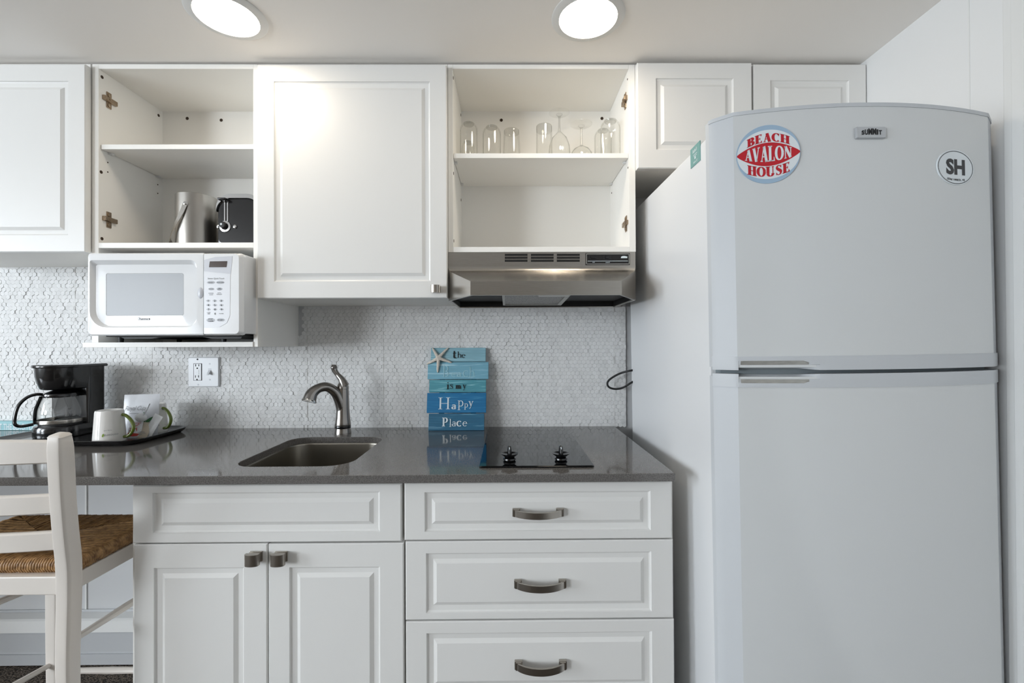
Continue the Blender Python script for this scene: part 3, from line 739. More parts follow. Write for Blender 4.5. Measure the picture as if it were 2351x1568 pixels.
# ================================================================== BASEBOARD HEATER under the counter
hx0, hx1 = -2.3, lx0 - .004
H = thing('baseboard_heater', 'long white baseboard heater on the wall below the counter', 'heater', ((hx0 + hx1) / 2, -.03, 0))
pz = lambda py, y: atz(py, y, 240)
MB().prism([(0, pz(1398, 0)), (-.006, pz(1398, 0) + .002), (-.012, pz(1405, -.01)), (-.012, pz(1500, -.012)), (0, pz(1500, 0))], 'x', hx0, hx1).obj('back_plate', M['heater'], H, smooth=False)
z_a, z_b = pz(1425, -.058), pz(1451, -.058)
MB().prism([(-.012, z_a + .006), (-.050, z_a + .004), (-.058, z_a), (-.060, z_b), (-.055, z_b - .001), (-.053, z_a - .004), (-.012, z_a)], 'x', hx0, hx1).obj('front_lip', M['trim'], H, smooth=False)  # paler paint here stands in for light falling on the lip
z_c = pz(1500, -.045)
MB().prism([(-.012, z_b + .004), (-.042, z_b + .003), (-.044, z_c), (-.012, z_c)], 'x', hx0, hx1).obj('front_panel', M['heater'], H, smooth=False)
MB().prism([(0, z_c), (-.050, z_c), (-.050, .012), (-.050, .004), (0, .004)], 'x', hx0, hx1).obj('base_rail', M['heater'], H, smooth=False)

# ================================================================== RANGE HOOD
hz = lambda py, y: atz(py, y, 1250)
HX0, HX1 = atx(1030.5, CF), atx(1460, CF); LX0, LX1 = at(1080, 660, -.45)[0], at(1427.5, 660, -.45)[0]
h_top, h_brk = zd0 - .0006, hz(622, CF)
lip_t, lip_b = hz(645, -.45), hz(677.5, -.45)
HOOD = thing('range_hood', 'stainless steel under-cabinet range hood over the cooktop', 'range hood', ((HX0 + HX1) / 2, -.2, lip_b))
def shell():
    mb = MB(); y1 = -.001
    # plan outlines: body, break line, lip top, lip bottom; open underneath
    body = lambda z: [(HX0, y1, z), (HX0, CF, z), (HX0 + .0005, CF - .0002, z), (HX1 - .0005, CF - .0002, z), (HX1, CF, z), (HX1, y1, z)]
    lip = lambda z: [(HX0, y1, z), (HX0, CF, z), (LX0, -.45, z), (LX1, -.45, z), (HX1, CF, z), (HX1, y1, z)]
    # rolled bend between the upright front and the sloping canopy
    sl = math.atan2(h_brk - lip_t, CF + .45)            # slope of the canopy below level
    rb = .020; tl = rb * math.tan((math.pi / 2 - sl) / 2)
    bend = []
    cy_, cz_ = CF - rb, h_brk + tl
    for k in range(9):
        a = (math.pi / 2 - sl) * k / 8
        bend.append((CF - rb + rb * math.cos(a), cz_ - rb * math.sin(a)))
    def slab_(y, z):
        f = max(0.0, (CF - y) / (CF + .45)); a_, b_ = HX0 + (LX0 - HX0) * f, HX1 + (LX1 - HX1) * f
        return [(HX0, y1, z), (HX0, CF, min(z, h_brk + .001)), (a_ + .0006, y - .0002, z), (b_ - .0006, y - .0002, z), (HX1, CF, min(z, h_brk + .001)), (HX1, y1, z)]
    rows = [slab_(y, z) for y, z in bend]
    for r_, (y, z) in zip(rows, bend):
        zz = h_brk + tl + (h_brk - .002 - h_brk - tl) * (bend.index((y, z)) + 1) / 10
        r_[1] = (HX0, CF, zz); r_[4] = (HX1, CF, zz)
    top = [(HX0, y1, lip_t), (HX0, CF, h_brk - .004), (LX0, -.45, lip_t), (LX1, -.45, lip_t), (HX1, CF, h_brk - .004), (HX1, y1, lip_t)]
    inn = lambda z, d: [(HX0 + d, y1 - d, z), (HX0 + d, CF + d * .3, z), (LX0 + d * .5, -.45 + d, z), (LX1 - d * .5, -.45 + d, z), (HX1 - d, CF + d * .3, z), (HX1 - d, y1 - d, z)]
    mb.loops([body(h_top), body(h_brk + tl + .001), *rows, top, lip(lip_b), inn(lip_b, .008), inn(lip_b + .004, .009)], cap0=True, cap1=False)
    return mb
shell().obj('canopy', M['steel'], HOOD, sharp=24)
cav = MB()
d = .009
pl = [(HX0 + d, -.011), (HX0 + d, CF + .003), (LX0 + .005, -.44), (LX1 - .005, -.44), (HX1 - d, CF + .003), (HX1 - d, -.011)]
cav.loops([[(x, y, lip_b + .003) for x, y in pl], [(x, y, lip_b + .022) for x, y in pl]], cap0=False, cap1=True)
cav.obj('underside', M['hoodblack'], HOOD, smooth=False)
fx0, fx1 = atx(1156, -.36), atx(1312, -.36)
fl = MB().loops([[(fx0, -.425, lip_b + .016), (fx1, -.425, lip_b + .016), (fx1 - .01, -.10, lip_b + .004), (fx0 + .004, -.10, lip_b + .004)], [(fx0, -.425, lip_b + .021), (fx1, -.425, lip_b + .021), (fx1 - .01, -.10, lip_b + .009), (fx0 + .004, -.10, lip_b + .009)]])
fo = fl.obj('filter', M['filter'], HOOD, smooth=False)
fb = MB()
for q in ((fx0 - .004, fx0 + .004), (fx1 - .014, fx1)):
    fb.loops([[(q[0], -.43, lip_b + .013), (q[1], -.43, lip_b + .013), (q[1], -.095, lip_b + .001), (q[0], -.095, lip_b + .001)], [(q[0], -.43, lip_b + .021), (q[1], -.43, lip_b + .021), (q[1], -.095, lip_b + .010), (q[0], -.095, lip_b + .010)]])
fb.box(fx0, fx1, -.098, -.088, lip_b + .001, lip_b + .010)
fb.obj('filter_frame', M['silver'], fo, smooth=False)
MB().box(atx(1238, -.42), atx(1310, -.42), -.435, -.38, lip_b + .002, lip_b + .014, .003).obj('lamp_cover', M['lens'], HOOD)
# vent slots: dark openings in three groups of three, with pressed rims
for g0, g1 in ((1159, 1211), (1219, 1271), (1278.5, 1331)):
    for p0, p1 in ((583, 587.5), (589.5, 594.2), (596.3, 601)):
        x0, z1 = at(g0, p0, CF); x1, z0 = at(g1, p1, CF)
        MB().box(x0, x1, CF - .0012, CF + .002, z0, z1).obj('vent_slot', M['slot'], HOOD, smooth=False)
x0, z1 = at(1344, 581.5, CF); x1, z0 = at(1446, 608.5, CF)
MB().box(x0, x1, CF - .0015, CF + .001, z0, z1, .0006).obj('control_frame', M['blackmatt'], HOOD)
cpm = MB()
for a in ((x0 + .002, x1 - .002, z1 - .004, z1 - .002), (x0 + .002, x1 - .002, z0 + .002, z0 + .004), (x0 + .002, x0 + .004, z0 + .002, z1 - .002), (x1 - .004, x1 - .002, z0 + .002, z1 - .002)):
    cpm.box(a[0], a[1], CF - .003, CF - .001, a[2], a[3])
cp = MB().box(x0 + .004, x1 - .004, CF - .0026, CF - .001, z0 + .004, z1 - .004).obj('control_panel', M['blackmatt'], HOOD, smooth=False)
cpm.obj('control_rim', M['silver'], HOOD, smooth=False)
for g0, g1, k0, k1 in ((1351, 1372, 1356, 1368), (1384, 1404, 1389, 1397)):
    a0, _ = at(g0, 590, CF); a1, _ = at(g1, 590, CF); zt_ = atz(585.5, CF, 1390); zb_ = atz(597, CF, 1390)
    sw = MB().box(a0, a1, CF - .0034, CF - .002, zb_, zt_, .0005)
    k0_, _ = at(k0, 590, CF); k1_, _ = at(k1, 590, CF); sw.box(k0_, k1_, CF - .007, CF - .003, zb_ + .004, zt_ - .002, .001)
    sw.obj('switch', M['black'], HOOD)
pr = Print(lambda u, v: (*(lambda q: (q[0], CF - .0028, q[1]))(at(u, v, CF)),))
pr.poly([(1349, 599.4), (1441, 599.0), (1441, 599.9), (1349, 600.3)])
pr.poly([(1425, 593), (1425.6, 589.6), (1429, 588.2), (1434, 588), (1438, 589), (1440, 589.4), (1439.5, 593)])
P2 = Print(lambda u, v: (*(lambda q: (q[0], CF - .0028, q[1]))(at(u, -v, CF)),))
P2.font('LIGHT', 1395, -604, 3.6)
P3 = Print(P2.fn); P3.font('OFF', 1362.5, -603.8, 3.4); P3.obj('switch_lettering', M['signpale'], HOOD)
pr.obj('white_print', M['signpale'], HOOD); P2.obj('switch_lettering', M['signpale'], HOOD)

# ================================================================== MICROWAVE
MY = -.362
def mx(px): return at(px, 680, MY)[0]
def mz(py): return at(380, py, MY)[1]
m0, m1, mz0, mz1 = mx(199.5), mx(556), mz(770), mz(580.5)
MW = thing('microwave_oven', 'white countertop microwave oven in the niche of the open cabinet', 'microwave', ((m0 + m1) / 2, -.2, zq1))
MB().box(m0 + .004, m1 - .001, MY + .022, -.03, mz0 + .004, mz1 - .002, .004).obj('casing', M['microwave'], MW)
msplit = mx(467.5)
n = 6
def ringz(pts, y): return [(x, y, z) for x, z in pts]
def bend(pts, amt, zmid):      # outline whose top edge swells upward
    return pts
dm = MB()
O = rrect(m0, msplit - .0006, mz0, mz1, (.012, .002, .002, .010), n); O2 = rrect(m0 + .004, msplit - .001, mz0 + .004, mz1 - .004, (.012, .002, .002, .010), n)
i0, i1, k0, k1 = mx(206), mx(452), mz(752), mz(597)
I1 = rrect(i0, i1, k0, k1, (.052, .030, .020, .008), n); I2 = rrect(i0 + .010, i1 - .006, k0 + .006, k1 - .012, (.048, .030, .018, .006), n)
w0, w1, q0, q1 = mx(238.5), mx(416.5), mz(723.5), mz(627)
Wn = rrect(w0 - .001, w1 + .001, q0 - .001, q1 + .001, .006, n); Wi = rrect(w0, w1, q0, q1, .006, n)
dm.loops([ringz(O, MY + .022), ringz(O, MY + .004), ringz(O2, MY), ringz(I1, MY - .001), ringz(I2, MY + .010), ringz(Wn, MY + .008), ringz(Wi, MY + .0095)])
md = dm.obj('door', M['microwave'], MW, sharp=30)
MB().loops([ringz(Wi, MY + .0100), ringz(Wi, MY + .0085)]).obj('window', M['mwglass'], md)
pm = MB(); PO = rrect(msplit + .0006, m1, mz0, mz1, (.002, .012, .012, .002), n)
PO2 = rrect(msplit + .001, m1 - .010, mz0 + .004, mz1 - .004, (.002, .012, .012, .002), n)
pm.loops([ringz(PO, MY + .022), ringz(PO, MY + .010), ringz(PO2, MY)])
mp = pm.obj('control_panel', M['microwave'], MW, sharp=30)
pp = [(mx(a), mz(b)) for a, b in ((467.5 + 1, 624), (529, 630), (528, 725), (521, 742), (505, 751), (469, 753))]
MB().prism(pp, 'y', MY - .0008, MY + .002).obj('keypad', M['mwpanel'], mp, smooth=False)
pp = [(mx(a), mz(b)) for a, b in ((469, 597), (495, 590), (534, 588.5), (530, 629.5), (468.5, 623.5))]
MB().prism(pp, 'y', MY - .0006, MY + .002).obj('display_surround', M['mwgrey'], mp, smooth=False)
pp = [(mx(a), mz(b)) for a, b in ((482.5, 600.5), (522, 600), (520, 614), (480.5, 614))]
MB().prism(pp, 'y', MY - .0016, MY + .002).obj('display', M['display'], mp, smooth=False)
# finger notch across the seam
MB().lathe([(.0001, .0035), (.008, .003), (.013, .0012), (.0145, -.001)], (mx(460.5), MY, mz(673)), 24, 'y', ex=.62, ey=1.25).obj('latch_bump', M['mwgrey'], md)
Pm = Print(lambda u, v: (*(lambda q: (q[0], MY - .0011, q[1]))(at(u, -v, MY)),))
def blob(cx, cy, rx, ry): Pm.poly([(cx + rx * math.cos(R(a)), -cy + ry * math.sin(R(a))) for a in range(0, 360, 20)])
for c in ((485, 648.5, 9.5, 3.6), (506.5, 648.5, 9.5, 3.6), (485.5, 663.5, 7, 3), (504.5, 663.5, 7, 3.2), (484.5, 735, 10, 4.5), (507.5, 734.5, 9.5, 4)): blob(*c)
for r in range(3):
    for c in range(3): blob(478.6 + 14.9 * c + .4 * r, 690.5 + 9.9 * r, 5, 2.2)
Pm.obj('button_print', M['button'], mp, kind='stuff')
Pk = Print(lambda u, v: (*(lambda q: (q[0], MY - .0015, q[1]))(at(u, -v, MY)),))
Pk.font('Sensor Quick Touch', 496.5, -641.0, 4.6)
for t_, u, v, s_ in (('REHEAT', 485, 649.8, 3.3), ('POPCORN', 506.5, 649.8, 3.3), ('CLOCK', 485.5, 664.6, 3.0), ('TIMER', 504.5, 663.2, 2.6), ('ON/OFF', 504.5, 666.2, 2.6), ('EXPRESS', 485, 674.4, 2.9), ('COOK', 485.4, 677.8, 2.9), ('AUTO', 504, 673.6, 2.9), ('DEFROST', 504, 676.9, 2.9), ('COOK', 479.5, 718.6, 2.8), ('TIME', 479.5, 721.6, 2.8), ('POWER', 509, 721.2, 3.0), ('STOP', 484, 734.0, 4.2), ('CLEAR', 484.4, 738.6, 4.2), ('START', 507.3, 736.2, 4.4)):
    Pk.font(t_, u, -v, s_, .006)
for i, ch in enumerate('123456789'):
    r, c = divmod(i, 3); Pk.font(ch, 478.6 + 14.9 * c + .4 * r, -(692.9 + 9.9 * r), 6.6, .008)
Pk.font('0', 494.6, -722.6, 6.6, .008)
Pk.obj('key_lettering', M['ink'], mp, kind='stuff')
Pl = Print(lambda u, v: (*(lambda q: (q[0], MY + .0078, q[1]))(at(u, -v, MY)),))
Pl.font('Kenmore', 327.5, -733.6, 6.6, .015, 1.0)
for a in ((312.5, 338.5, 733.9, 734.6), (312.5, 316.5, 728.2, 728.9), (312.5, 313.2, 728.2, 734.6), (337.8, 338.5, 729, 734.6)): Pl.poly([(a[0], -a[2]), (a[1], -a[2]), (a[1], -a[3]), (a[0], -a[3])])
Pl.obj('maker_lettering', M['ink'], md)
um = MB()
um.box(m0 + .03, m1 - .02, MY + .03, -.05, mz0 - .003, mz0 + .006, .002)
um.prism([(m0 + .045, mz0 + .004), (m0 + .075, mz0 - .009), (m0 + .16, mz0 - .009), (m0 + .18, mz0 - .004), (m1 - .15, mz0 - .004), (m1 - .12, mz0 - .010), (m1 - .03, mz0 - .010), (m1 - .025, mz0 + .004)], 'y', MY + .045, -.06)
um.obj('underside', M['blackmatt'], MW, smooth=False)
for px, y in ((278, CF + .02), (514, CF + .02), (300, -.06), (520, -.06)):
    MB().lathe([(.007, 0), (.008, .012), (.009, mz0 - zq1 + .002)], (at(px, 780, y)[0] if y < -.1 else (m0 + .06 if px < 400 else m1 - .06), y, zq1), 14).obj('foot', M['blackmatt'], MW)

# ================================================================== REFRIGERATOR
FA, FB_, FYAW = .0085, .0065, .022
FC = Vector((.785, -.37, 0))
FR = thing('refrigerator', 'white two-door refrigerator with a bowed front and magnets', 'refrigerator',
           (FC.x + FA * CZ, FC.y - FB_ * CZ, 0.004), (-FB_, -FA, FYAW))
ROOTM[FR.name] = Matrix.Translation(FC)      # parts are given upright, then the whole thing stands a little out of true
FM = Matrix.LocRotScale(FR.location, FR.rotation_euler, None)
BX0, BX1, BY0, BY1 = .462, 1.108, -.683, -.050
body = MB().box(BX0, BX1, BY0, BY1, .045, 1.657, .006)
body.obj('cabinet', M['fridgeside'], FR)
MB().box(BX0 + .02, BX1 - .02, BY0 + .03, BY1, .012, .05).obj('plinth', M['gasket'], FR)
for fx in (BX0 + .05, BX1 - .05):
    for fy in (BY0 + .05, BY1 - .06):
        MB().lathe([(.02, -.006), (.02, .012), (.012, .014), (.012, .03)], (fx, fy, 0.004), 16).obj('foot', M['gasket'], FR)
PX0, PX1 = .4935, 1.0735; PXC, PXH = (PX0 + PX1) / 2, (PX1 - PX0) / 2
def bow(x): return -.745 - .043 * (1 - ((x - PXC) / PXH) ** 2)
def fpt(px, py, yy=None):
    """photo pixel -> upright fridge coordinates on the bowed front (leaning taken into account)"""
    inv = FM.inverted(); o_ = inv @ CAM; d_ = inv.to_3x3() @ (CAM_ROT @ Vector(((px - W_PX / 2) / F_PX, -(py - H_PX / 2) / F_PX, -1.0)))
    t = (-.39 - o_.y) / d_.y
    for _ in range(12):
        p = o_ + d_ * t; y_ = bow(p.x + FC.x) - FC.y if yy is None else yy - FC.y
        t += (y_ - p.y) / d_.y
    return o_ + d_ * t + FC
FL = [(.457, -.690), (.457, -.706), (.461, -.714), (.468, -.7215), (PX0, -.745)]
FRt = [(PX1, -.745), (1.105, -.7215), (1.115, -.714), (1.119, -.706), (1.119, -.690)]
MID = [(x, bow(x)) for x in [PX0 + (PX1 - PX0) * i / 28 for i in range(29)]]
def door_part(name, z0, z1, label):
    mid = [(BX0 + .004, -.692)] + [(.505, -.738)] + [(x, y + .0005) for x, y in MID] + [(1.065, -.738), (BX1 - .004, -.692)]
    mb = MB(); mb.prism([(PX0, -.700)] + MID + [(PX1, -.700)], 'z', z0, z1)
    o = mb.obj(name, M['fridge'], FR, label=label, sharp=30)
    for pts in (FL, FRt):
        off = MB(); off.prism(pts + ([(PX0 + .002, -.700)] if pts is FL else [(PX1 - .002, -.700)]), 'z', z0, z1)
        off.obj('edge_trim', M['fridgeplastic'], o, sharp=24)
    return o
zt_f, zb_f = fpt(1690, 260).z, fpt(1700, 850).z
zt_d, zb_d = fpt(1700, 858.5).z, .075
fz = door_part('freezer_door', zb_f + .006, zt_f, 'upper freezer door')
fd = door_part('fridge_door', zb_d, zt_d - .006, 'lower refrigerator door')
MB().prism([(BX0 + .012, -.684)] + [(.475, -.705), (.505, -.715)] + [(x, y + .034) for x, y in MID] + [(1.06, -.715), (1.095, -.705), (BX1 - .012, -.684)], 'z', zb_d + .02, zt_f - .02).obj('gasket', M['gasket'], FR, sharp=30)
# top cap of the freezer door, slightly proud
capm = MB()
full = FL[1:] + MID[1:-1] + FRt[:-1]
def offset(pts, d):
    out = []
    for i, p in enumerate(pts):
        a, b = pts[max(i - 1, 0)], pts[min(i + 1, len(pts) - 1)]
        t = Vector((b[0] - a[0], b[1] - a[1])).normalized(); out.append((p[0] + t.y * d, p[1] - t.x * d))
    return out
oc = offset(full, .0015)
capm.loops([[(x, y, zt_f - .006) for x, y in oc], [(x, y, zt_f + .002) for x, y in oc], [(x, y, zt_f + .004) for x, y in offset(full, -.004)]])
capm.obj('door_cap', M['fridgeplastic'], fz, sharp=30)
# handle bands with the finger recess on the left
def band(zfar, znear, parent, flip):
    s = -1 if flip else 1          # zfar: edge away from the gap, znear: edge at the gap
    pts = FL[1:-1] + [(PX0 - .0055, -.7412)] + [(PX0 - .0015, -.7440), (PX0 + .0015, bow(PX0 + .0015)), (PX0 + .0022, bow(PX0 + .0022))] + [(x, bow(x)) for x in [.51 + .02 * i for i in range(6)]] + [(x, bow(x)) for x in (.622, .630, .637, .644, .652)] + [(x, bow(x)) for x in [.67 + .028 * i for i in range(14)]] + [(1.066, bow(1.066))] + FRt[:-1]
    nrm = []
    for i, p in enumerate(pts):
        a, b = pts[max(i - 1, 0)], pts[min(i + 1, len(pts) - 1)]; t = Vector((b[0] - a[0], b[1] - a[1])).normalized(); nrm.append((t.y, -t.x))
    rows = []
    H_ = abs(zfar - znear); sg = 1 if zfar > znear else -1
    for p, nn in zip(pts, nrm):
        x = p[0]
        k = 0.0
        if PX0 + .002 <= x <= .622: k = 1.0
        elif .622 < x < .650: k = 1 - (x - .622) / .028
        plain = [(-.012, H_), (.002, H_), (.002, H_ * .66), (.002, H_ * .40), (.002, H_ * .36), (.002, H_ * .12), (.0015, 0), (-.030, 0)]
        pock = [(-.012, H_), (.002, H_), (.002, H_ * .66), (.0005, H_ * .38), (-.009, H_ * .36), (-.015, H_ * .22), (-.024, H_ * .08), (-.031, H_ * .06)]
        row = []
        for (o0, h0), (o1, h1) in zip(plain, pock):
            o_, h_ = o0 + (o1 - o0) * k, h0 + (h1 - h0) * k
            row.append((p[0] + nn[0] * o_, p[1] + nn[1] * o_, znear + sg * h_))
        rows.append(row)
    mb = MB(); mb.loops(rows, cap0=True, cap1=True, closed=True)
    o = mb.obj('handle_trim', M['fridgeplastic'], parent, sharp=26)
    st = MB(); a_, b_ = [], []
    for i in range(13):
        x = PX0 + .005 + (.630 - PX0 - .005) * i / 12; y = bow(x)
        cut_ = max(0, (x - .622) / .008)
        a_.append((x, y - .0025, znear + sg * (H_ * .68 - .004 * cut_))); b_.append((x, y - .0012, znear + sg * H_ * .39))
    st.loops([a_, b_], cap0=False, cap1=False, closed=False)
    st.obj('grip_strip', M['silver'], parent, smooth=False)
band(fpt(1700, 818.5).z, zb_f, fz, False)
band(fpt(1700, 889).z, zt_d, fd, True)
# maker's badge on the freezer door
def slope(x): return math.atan(2 * .043 * (x - PXC) / PXH ** 2)
def on_front(px, py, lift=.0):
    p = fpt(px, py); a = slope(p.x)
    return p, Matrix.Translation(p) @ Matrix.Rotation(a, 4, 'Z') @ Matrix.Translation((0, -lift, 0))
pb, mb_ = on_front(1995.5, 306.5)
bw, bh = .0315, .0125
bp_ = [(-bw, -bh), (bw, -bh), (bw, bh), (-bw, bh)]
bg = MB().loops([[(x * s1, -y_, z * s2) for x, z in rrect(-bw, bw, -bh, bh, .003, 3)] for s1, s2, y_ in ((1, 1, .0), (1, 1, .004), (.96, .9, .0065))])
bg.bm.transform(mb_)
badge = bg.obj('badge', M['badge'], fz, label='grey maker badge')
Ps = Print(lambda u, v: tuple(mb_ @ Vector((u, -.0071, v))))
for ch, ua, ub, hgt in zip('SUMMIT', (-.0215, -.0145, -.0070, .0018, .0106, .0150), (-.0155, -.0080, .0008, .0096, .0138, .0215), (.0095, .0112, .0135, .0135, .0112, .0095)):
    vs_, fs = font_faces(ch, .045)
    xs, ys = [q[0] for q in vs_], [q[1] for q in vs_]
    Ps.add(vs_, fs, lambda x, y, ua=ua, ub=ub, hgt=hgt, x0_=min(xs), x1_=max(xs), y0_=min(ys), y1_=max(ys): (ua + (x - x0_) / (x1_ - x0_) * (ub - ua), -.0058 + (y - y0_) / (y1_ - y0_) * hgt))
lt = Ps.mb.obj('badge_lettering', M['signink'], fz, smooth=False, recalc=False)

# ================================================================== MAGNETS on the refrigerator
p, mg = on_front(1763, 354.5)
MAGM = FM @ Matrix.Translation(-FC) @ mg
def flat_thing(name, label, cat, Mx):
    o = bpy.data.objects.new(name, None); COL.objects.link(o); o.empty_display_size = .03
    o.matrix_world = Mx; ROOTM[o.name] = Matrix.Identity(4)
    return tag(o, label, cat, 'magnets on the refrigerator')
mag = flat_thing('round_magnet', 'round red, white and pale blue beach house magnet, upper left of the freezer door', 'magnet', MAGM)
r_ = .0635
circ = lambda r, n=64, ex=1.0: [(r * ex * math.cos(2 * math.pi * i / n), r * math.sin(2 * math.pi * i / n)) for i in range(n)]
MB().loops([[(x, y, z) for x, z in circ(r_)] for y in (.001, -.0012)]).obj('disc', M['magblue'], mag, smooth=False)
Pw = Print(lambda u, v: (u, -.0015, v))
Pw.poly([(.0625 * math.cos(R(a)), -.0005 + .0535 * math.sin(R(a))) for a in range(0, 360, 5)])
Pw.obj('white_field', M['magwhite'], mag)
Pr = Print(lambda u, v: (u, -.0018, v))
eye = [(-.0625 + .125 * i / 30, .0235 * math.cos(math.pi * (i / 30 - .5)) ** .85 + .0015) for i in range(31)] + [(.0625 - .125 * i / 30, -.0245 * math.cos(math.pi * (i / 30 - .5)) ** .85 - .0015) for i in range(31)]
Pr.poly(eye)
Pr2 = Print(lambda u, v: (u, -.0018, v))
def arched(P, word, u0, u1, top, bot, W=.30, T=.075, gap=.10):
    tot = sum(strokes_of(c, W, T)[1] for c in word) + gap * (len(word) - 1); u = 0
    for c in word:
        S, adv = strokes_of(c, W, T)
        vs_, fs = stroke_faces(S)
        def w_(x, y, u=u):
            g = u0 + (u1 - u0) * (u + x) / tot; return g, bot(g) + (top(g) - bot(g)) * y
        P.add(vs_, fs, w_); u += adv + gap
q2 = lambda a, b: (lambda g: a - b * (g / .045) ** 2)
arched(Pr2, 'BEACH', -.041, .042, q2(.0455, .0125), q2(.0268, .0110))
Pr2.obj('red_lettering', M['magred'], mag); Pr2 = Print(lambda u, v: (u, -.0018, v))
arched(Pr2, 'HOUSE', -.041, .042, q2(-.0275, -.0085), q2(-.0490, -.0095))
Pr2.obj('red_lettering', M['magred'], mag)
Pr.obj('red_band', M['magred'], mag)
Pa = Print(lambda u, v: (u, -.0021, v))
arched(Pa, 'AVALON', -.047, .047, q2(.0175, .0070), q2(-.0165, -.0060), .26, .07, .05)
Pa.obj('white_lettering', M['magwhite'], mag)

p, mg = on_front(2192.5, 385)
oval = flat_thing('oval_magnet', 'white oval magnet with large grey SH, upper right of the freezer door', 'magnet', FM @ Matrix.Translation(-FC) @ mg)
ro = .0382
MB().loops([[(x, y, z) for x, z in circ(ro, 64, 1.36)] for y in (.001, -.0012)]).obj('disc', M['magwhite'], oval, smooth=False)
ring = Print(lambda u, v: (u, -.0015, v))
a1, a2 = circ(ro - .0022, 64, 1.37), circ(ro - .0036, 64, 1.385)
ring.add(a1 + a2, [(i, (i + 1) % 64, 64 + (i + 1) % 64, 64 + i) for i in range(64)])
shl = Print(lambda u, v: (u, -.0015, v)); shl.font('SH', 0.0005, -.0140, .0440, .045, 1.04); shl.obj('large_lettering', M['ink'], oval)
sml = Print(lambda u, v: (u, -.0015, v))
for i, ch in enumerate('STONE HARBOR, NJ'):
    if ch != ' ':
        a = -0.62 + 1.24 * i / 15
        sml.font(ch, .0415 * math.sin(a), -.0215 - .0075 * math.cos(a), .0062, .02, 1.12, rot=math.degrees(a) * .42)
ring.obj('dark_ring', M['ink'], oval); sml.obj('small_lettering', M['ink'], oval)

# teal magnet on the left side of the refrigerator
sideM = FM @ Matrix.Translation(-FC)
inv = FM.inverted()
def side_pt(px, py):
    o_ = inv @ CAM + FC; d_ = inv.to_3x3() @ (CAM_ROT @ Vector(((px - W_PX / 2) / F_PX, -(py - H_PX / 2) / F_PX, -1.0)))
    return o_ + d_ * ((BX0 - o_.x) / d_.x)
c4 = [side_pt(1585, 347), side_pt(1607, 322), side_pt(1610, 365), side_pt(1588, 388)]
sc_ = sum(c4, Vector()) / 4
wy = abs((c4[0].y + c4[3].y) / 2 - (c4[1].y + c4[2].y) / 2); hz_ = abs((c4[0].z + c4[1].z) / 2 - (c4[2].z + c4[3].z) / 2)
TM = sideM @ Matrix.Translation(sc_) @ Matrix.Rotation(R(-90), 4, 'Z')
teal = flat_thing('square_magnet', 'small teal magnet with pale script on the refrigerator side', 'magnet', TM)
MB().box(-wy / 2, wy / 2, -.0014, .0005, -hz_ / 2, hz_ / 2).obj('plate', M['magteal'], teal, smooth=False)
Pt = Print(lambda u, v: (u, -.0017, v))
Pt.font("Isabel's", -.002, .0085, .0125, .01, .72, shear=.3)
for i, (a, b) in enumerate(((-.010, .012), (-.008, .010))): Pt.poly([(a, .003 - .004 * i), (b, .003 - .004 * i), (b, .0018 - .004 * i), (a, .0018 - .004 * i)])
Pt.poly([(-.003, -.004), (.003, -.003), (.004, -.008), (0, -.010), (-.004, -.008)])
Pt.font('Avalon, NJ', 0, -.0185, .0085, .01, .62, shear=.3)
Pt.obj('script_lettering', M['magwhite'], teal)

# ================================================================== FAUCET
fy = -.115
bxz = lambda px: atx(px, fy)
FX = atx(787, fy)
def fz_(py): return at(787, py, fy)[1]
FA_ = thing('faucet', 'brushed nickel faucet with an arched spout behind the sink', 'faucet', (FX, fy, CT))
sX = .00156
MB().lathe([(.0285, 0), (.0285, .004), (.0275, .008), (.0265, .0185), (.0265, .019)], (FX, fy, CT), 36).obj('base', M['faucet'], FA_)
MB().lathe([(.0268, .0188), (.0275, .021), (.0275, .027), (.0268, .0285)], (FX, fy, CT), 36).obj('band', M['black'], FA_)
zt_ = fz_(893) - CT
MB().lathe([(.0265, .0285), (.0275, .032), (.0262, .040), (.0238, .060), (.0222, .085), (.0205, zt_ - .02), (.0200, zt_)], (FX, fy, CT), 36).obj('body', M['faucet'], FA_)
dirx, diry = -.72, -.69
def sp(u, z): return (FX + dirx * u, fy + diry * u, CT + z)
path = spline([sp(.0, .068), sp(.007, .105), sp(.026, .146), sp(.055, .168), sp(.085, .166), sp(.108, .150), sp(.117, .128)], 6)
rr_ = lerps([.021, .0200, .0178, .0162, .0160, .0195, .0225], 6)
MB().tube(path, rr_, 20).obj('spout', M['faucet'], FA_)
e = Vector(path[-1]); dv = (Vector(path[-1]) - Vector(path[-3])).normalized()
rotq = dv.to_track_quat('-Z', 'Y').to_matrix().to_4x4()
nz = MB().lathe([(.0225, .003), (.0252, -.001), (.0256, -.005), (.0230, -.0068), (.0195, -.006)], (0, 0, 0), 28)
nz.bm.transform(Matrix.Translation(e) @ rotq); nz.obj('aerator_ring', M['chrome'], FA_)
hole = MB().lathe([(.0196, -.0058), (.006, -.0045)], (0, 0, 0), 20); hole.bm.transform(Matrix.Translation(e) @ rotq); hole.obj('aerator', M['slot'], FA_)
MB().lathe([(.0203, zt_), (.0206, zt_ + .004), (.0195, zt_ + .012), (.0155, zt_ + .020), (.008, zt_ + .025)], (FX, fy, CT), 30).obj('cap', M['faucet'], FA_)
hpth = []
for px, py in ((792, 886), (786, 872), (776, 860), (769.5, 850), (768, 843), (768, 837)):
    x, z = at(px, py, fy); hpth.append((x, fy - .004, z))
MB().tube(spline(hpth, 5), lerps([.0175, .0120, .0085, .0098, .0118, .0070], 5), 16).obj('lever', M['faucet'], FA_)

